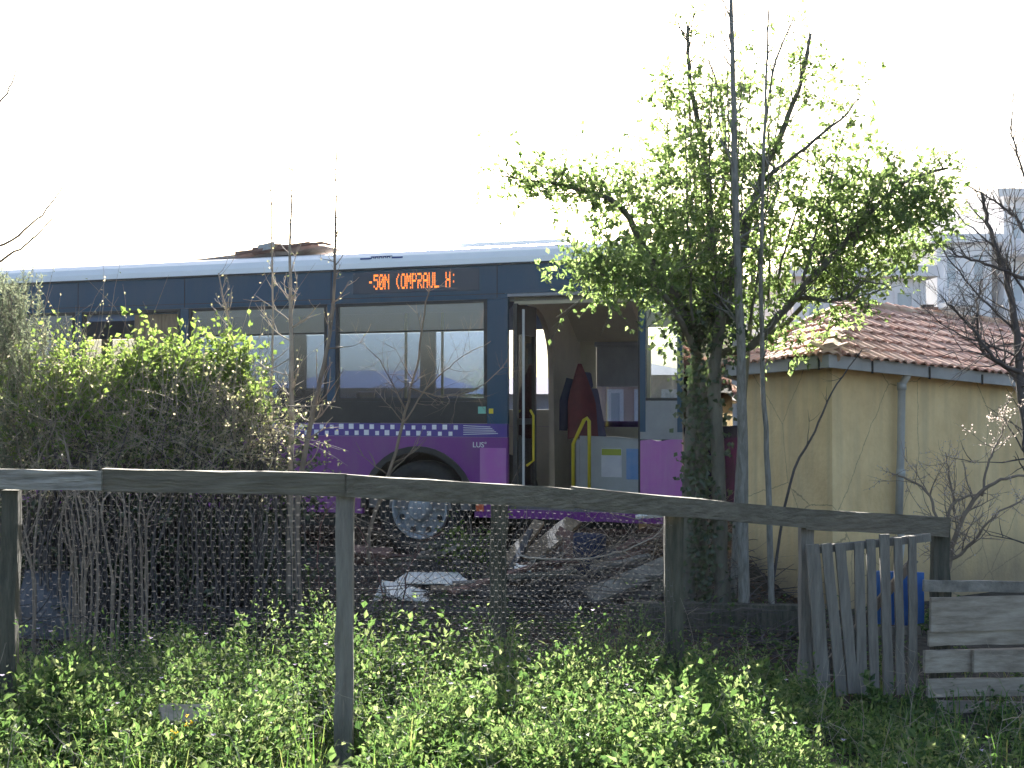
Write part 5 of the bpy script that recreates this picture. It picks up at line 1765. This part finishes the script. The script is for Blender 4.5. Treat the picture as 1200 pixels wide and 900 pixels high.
def weed_mounds(name, label, n, mats):
    """leafy clumps: leaves set round the outside and inside of uneven domes"""
    lf = MB()
    for i in range(n):
        y = 4.0 + 2.8 * random.random() ** 0.9
        x = random.uniform(-2.75, 2.9) * y / 5.0
        if abs(600 + x / y * F_PX - 405) < 40 and y < 5.7: continue
        tall = 0.5 + 0.5 * noise.noise(Vector((x * 0.8 + 3, y * 0.8, 4.4)))
        if x > 0.9 and random.random() < 0.45 * sstep(0.9, 1.6, x): continue
        R_ = random.uniform(0.10, 0.24)
        H_ = random.uniform(0.12, 0.30) + (0.34 if 5.2 < y and x < 0.7 else 0.20) * tall * random.random()
        H_ *= 1 - 0.35 * sstep(0.7, 1.8, x)
        if y < 4.8: H_ *= 0.8
        if x > 1.75: H_ *= 0.5
        z = gz(x, y)
        sz = random.choice((0.022, 0.026, 0.032, 0.04, 0.052))
        k = int((150 + 3300 * R_ * H_) * (0.034 / sz) ** 1.3)
        v = rng.normal(0, 1, (k, 3))
        v /= np.linalg.norm(v, axis=1, keepdims=True)
        v[:, 2] = np.abs(v[:, 2])
        rad = rng.random(k) ** 0.35
        lump = 1 + 0.35 * np.sin(v[:, 0] * 5 + i) * np.cos(v[:, 1] * 5 + 2 * i)
        c = np.stack([x + v[:, 0] * R_ * rad * lump, y + v[:, 1] * R_ * rad * lump, z + v[:, 2] * H_ * rad * lump], 1)
        d = v * np.array([1, 1, 0.7]) + rng.normal(0, .55, (k, 3)) + np.array([0, 0, .15])
        nn = v * 0.8 + rng.normal(0, .5, (k, 3)) + np.array([0, 0, .5])
        L = sz * rng.uniform(.55, 1.25, k)
        lf.leaves(c, d, nn, L, L * random.uniform(.45, .75), 0)
        for q in range(4):
            a0 = Vector((x + random.gauss(0, .03), y + random.gauss(0, .03), z))
            tp = curve_pts(a0, (random.gauss(0, .35), random.gauss(0, .35), 1), H_ * random.uniform(.9, 1.35), 4, .12)
            lf.tube(tp, [.0022, .002, .0017, .0013, .0008], 3, 0, caps=False)
            ang = rng.uniform(0, 6.28, 12)
            cc = np.array([tuple(tp[min(4, 1 + int(j / 3))]) for j in range(12)]) + rng.normal(0, .012, (12, 3))
            lf.leaves(cc, np.stack([np.cos(ang), np.sin(ang), rng.uniform(0, .8, 12)], 1), np.tile([0, 0, 1.], (12, 1)) + rng.normal(0, .3, (12, 3)), sz * .8, sz * .45, 0)
            if random.random() < 0.07:
                a = np.arange(5) * 1.256
                lf.leaves([tuple(tp[-1])] * 5, np.stack([np.cos(a), np.sin(a), np.full(5, .5)], 1), np.tile([0, 0, 1.0], (5, 1)), [0.014] * 5, [0.012] * 5, 1)
    o = lf.build(name, mats)
    tag(o, label, 'weeds', kind='stuff')
weed_mounds('weeds', 'dense leafy weeds growing in clumps over the foreground bank', 520, [M['weed'], M['flower']])
weeds('low_weeds', 'low ground-hugging weeds between the taller ones', 2300, (-2.9, 3.2), (3.6, 7.3), 0.5, (0.025, 0.055), [M['weed'], M['flower']], 0.02)
weeds('shade_weeds', 'thin weeds growing on the shaded ground behind the fence', 500, (-1.6, 1.9), (7.5, 9.2), 0.6, (0.025, 0.055), [M['weed'], M['flower']], 0.0)
mb = MB()
n_ = 6500
ys = rng.uniform(3.7, 7.4, n_)
xs = rng.uniform(-2.9, 3.1, n_) * ys / 5.0
cl = np.array([noise.noise(Vector((x * 1.1, y * 1.1, 11.0))) for x, y in zip(xs, ys)])
keep = cl > rng.uniform(-.5, .35, n_) - 0.25 * (xs < 0)
xs, ys = xs[keep], ys[keep]
for x, y in zip(xs, ys):
    if blocked(x, y): continue
    h = random.uniform(0.10, 0.34) * (1.0 if x < -0.4 else 0.7)
    z = gz(x, y)
    ang = random.uniform(0, 6.28)
    lean = random.uniform(0.1, 0.6)
    dx, dy = math.cos(ang), math.sin(ang)
    w = random.uniform(0.002, 0.0045)
    sx, sy = -dy * w, dx * w
    pts = [(x, y, z), (x + dx * h * lean * .25, y + dy * h * lean * .25, z + h * .5), (x + dx * h * lean * .75, y + dy * h * lean * .75, z + h * .9), (x + dx * h * lean * 1.25, y + dy * h * lean * 1.25, z + h * (1.05 - lean * .3))]
    vs = []
    for q, p in enumerate(pts[:3]):
        ww = (1, .85, .55)[q]
        vs += [(p[0] - sx * ww, p[1] - sy * ww, p[2]), (p[0] + sx * ww, p[1] + sy * ww, p[2])]
    vs.append(pts[3])
    mb.add(vs, [(0, 1, 3, 2), (2, 3, 5, 4), (4, 5, 6)])
tag(mb.build('grass', M['grass']), 'tufts of long grass among the foreground weeds', 'grass', kind='stuff')

mb = MB()
for i in range(260):
    y = random.uniform(4.2, 7.2)
    x = random.uniform(-2.8, 2.9) * y / 5.0
    if blocked(x, y): continue
    pts = curve_pts((x, y, gz(x, y)), (random.gauss(0, .5), random.gauss(0, .5), 1), random.uniform(0.2, 0.6), 6, 0.18)
    mb.tube(pts, [.0022, .002, .0018, .0015, .0012, .0009, .0006], 3, caps=False)
    for q in (2, 3, 4, 5):
        t2 = curve_pts(pts[q], rv(1) + Vector((0, 0, .5)), random.uniform(.04, .14), 3, .2)
        mb.tube(t2, [.0012, .001, .0008, .0005], 3, caps=False)
tag(mb.build('dead_stalks', M['twig_pale']), 'dry dead stalks standing among the foreground weeds', 'dead stalks', kind='stuff')

# taller weeds one can tell apart
def tall_weed(label, px, py, d, spread=0.06, n=5, L=0.05, m='weed', flower=None):
    top = P(px, py, d)
    z0 = gz(top.x, top.y)
    root = empty('tall_weed', (top.x, top.y, z0))
    tag(root, label, 'weed', 'tall weeds in the foreground')
    st, lf = MB(), MB()
    tws = []
    for i in range(n):
        b = Vector((top.x + random.gauss(0, spread), top.y + random.gauss(0, spread), z0))
        e = top + Vector((random.gauss(0, spread), random.gauss(0, spread), random.uniform(-0.25, 0.0) * (i > 0)))
        pts = smooth_path([b, b.lerp(e, .5) + rv(.02), e], 4, 0.004)
        st.tube(pts, [0.004 - .0025 * q / (len(pts) - 1) for q in range(len(pts))], 4)
        tws.append(pts)
        tws.append(pts[len(pts) // 2:])
    leaf_on(lf, tws, 22, L, L * .55, spread=0.01, droop=-.1)
    os_ = [st.build('stem', M['weed']), lf.build('leaves', M[m])]
    if flower:
        fl = MB()
        for tp in tws[::2]:
            for q in range(4):
                p = tp[-1] + rv(0.02)
                fl.leaves([p] * 5, [rv(1) for _ in range(5)], [(0, 0, 1)] * 5, [.012] * 5, [.010] * 5)
        os_.append(fl.build('flowers', M[flower]))
    at_base(root, *os_)
tall_weed('tall thin weed with a tuft of leaves left of the bare post', 287, 718, 6.4, 0.04, 4)
tall_weed('tall weed half in shade left of the thin tufted one', 232, 738, 6.6, 0.06, 5)
tall_weed('leafy spiky weed at the left edge below the leftmost post', 75, 775, 5.6, 0.10, 9, 0.07)
tall_weed('broad leafy weed clump between left post and stem cluster', 20, 790, 5.4, 0.12, 9)
tall_weed('bushy weed with pale flowers at the edge of the shade', 655, 765, 6.6, 0.10, 9, 0.05, 'weed', 'flower')
tall_weed('bushy bright weed right of the bare post', 440, 752, 6.2, 0.10, 8)
tall_weed('bushy sunlit weed near the middle of the foreground', 560, 758, 6.3, 0.12, 10)
tall_weed('low weed with yellow flowers beside the hidden plank', 208, 848, 5.0, 0.03, 2, 0.03, 'weed', 'yflower')
tall_weed('dark weed growing at the foot of the picket gate', 1035, 790, 6.7, 0.12, 9)
tall_weed('shaded weed clump beside the left gate post', 905, 765, 7.0, 0.12, 9)

# ------------------------------------------------------------------ added veil: a faint volume imitating the camera's bloom
mb = MB()
mb.box(-120, 120, -30, 120, -1.4, 15.0)
veil_mat, t, b = _mat('bloom_veil_volume')
t.nodes.remove(b)
v = t.nodes.new('ShaderNodeVolumePrincipled')
v.inputs['Density'].default_value = 0.0002
v.inputs['Color'].default_value = (0.95, 0.97, 1, 1)
v.inputs['Anisotropy'].default_value = 0.4
t.links.new(v.outputs[0], t.nodes['Material Output'].inputs['Volume'])
tag(mb.build('bloom_veil', veil_mat), 'thin bright veil added to imitate camera bloom', kind='stuff')
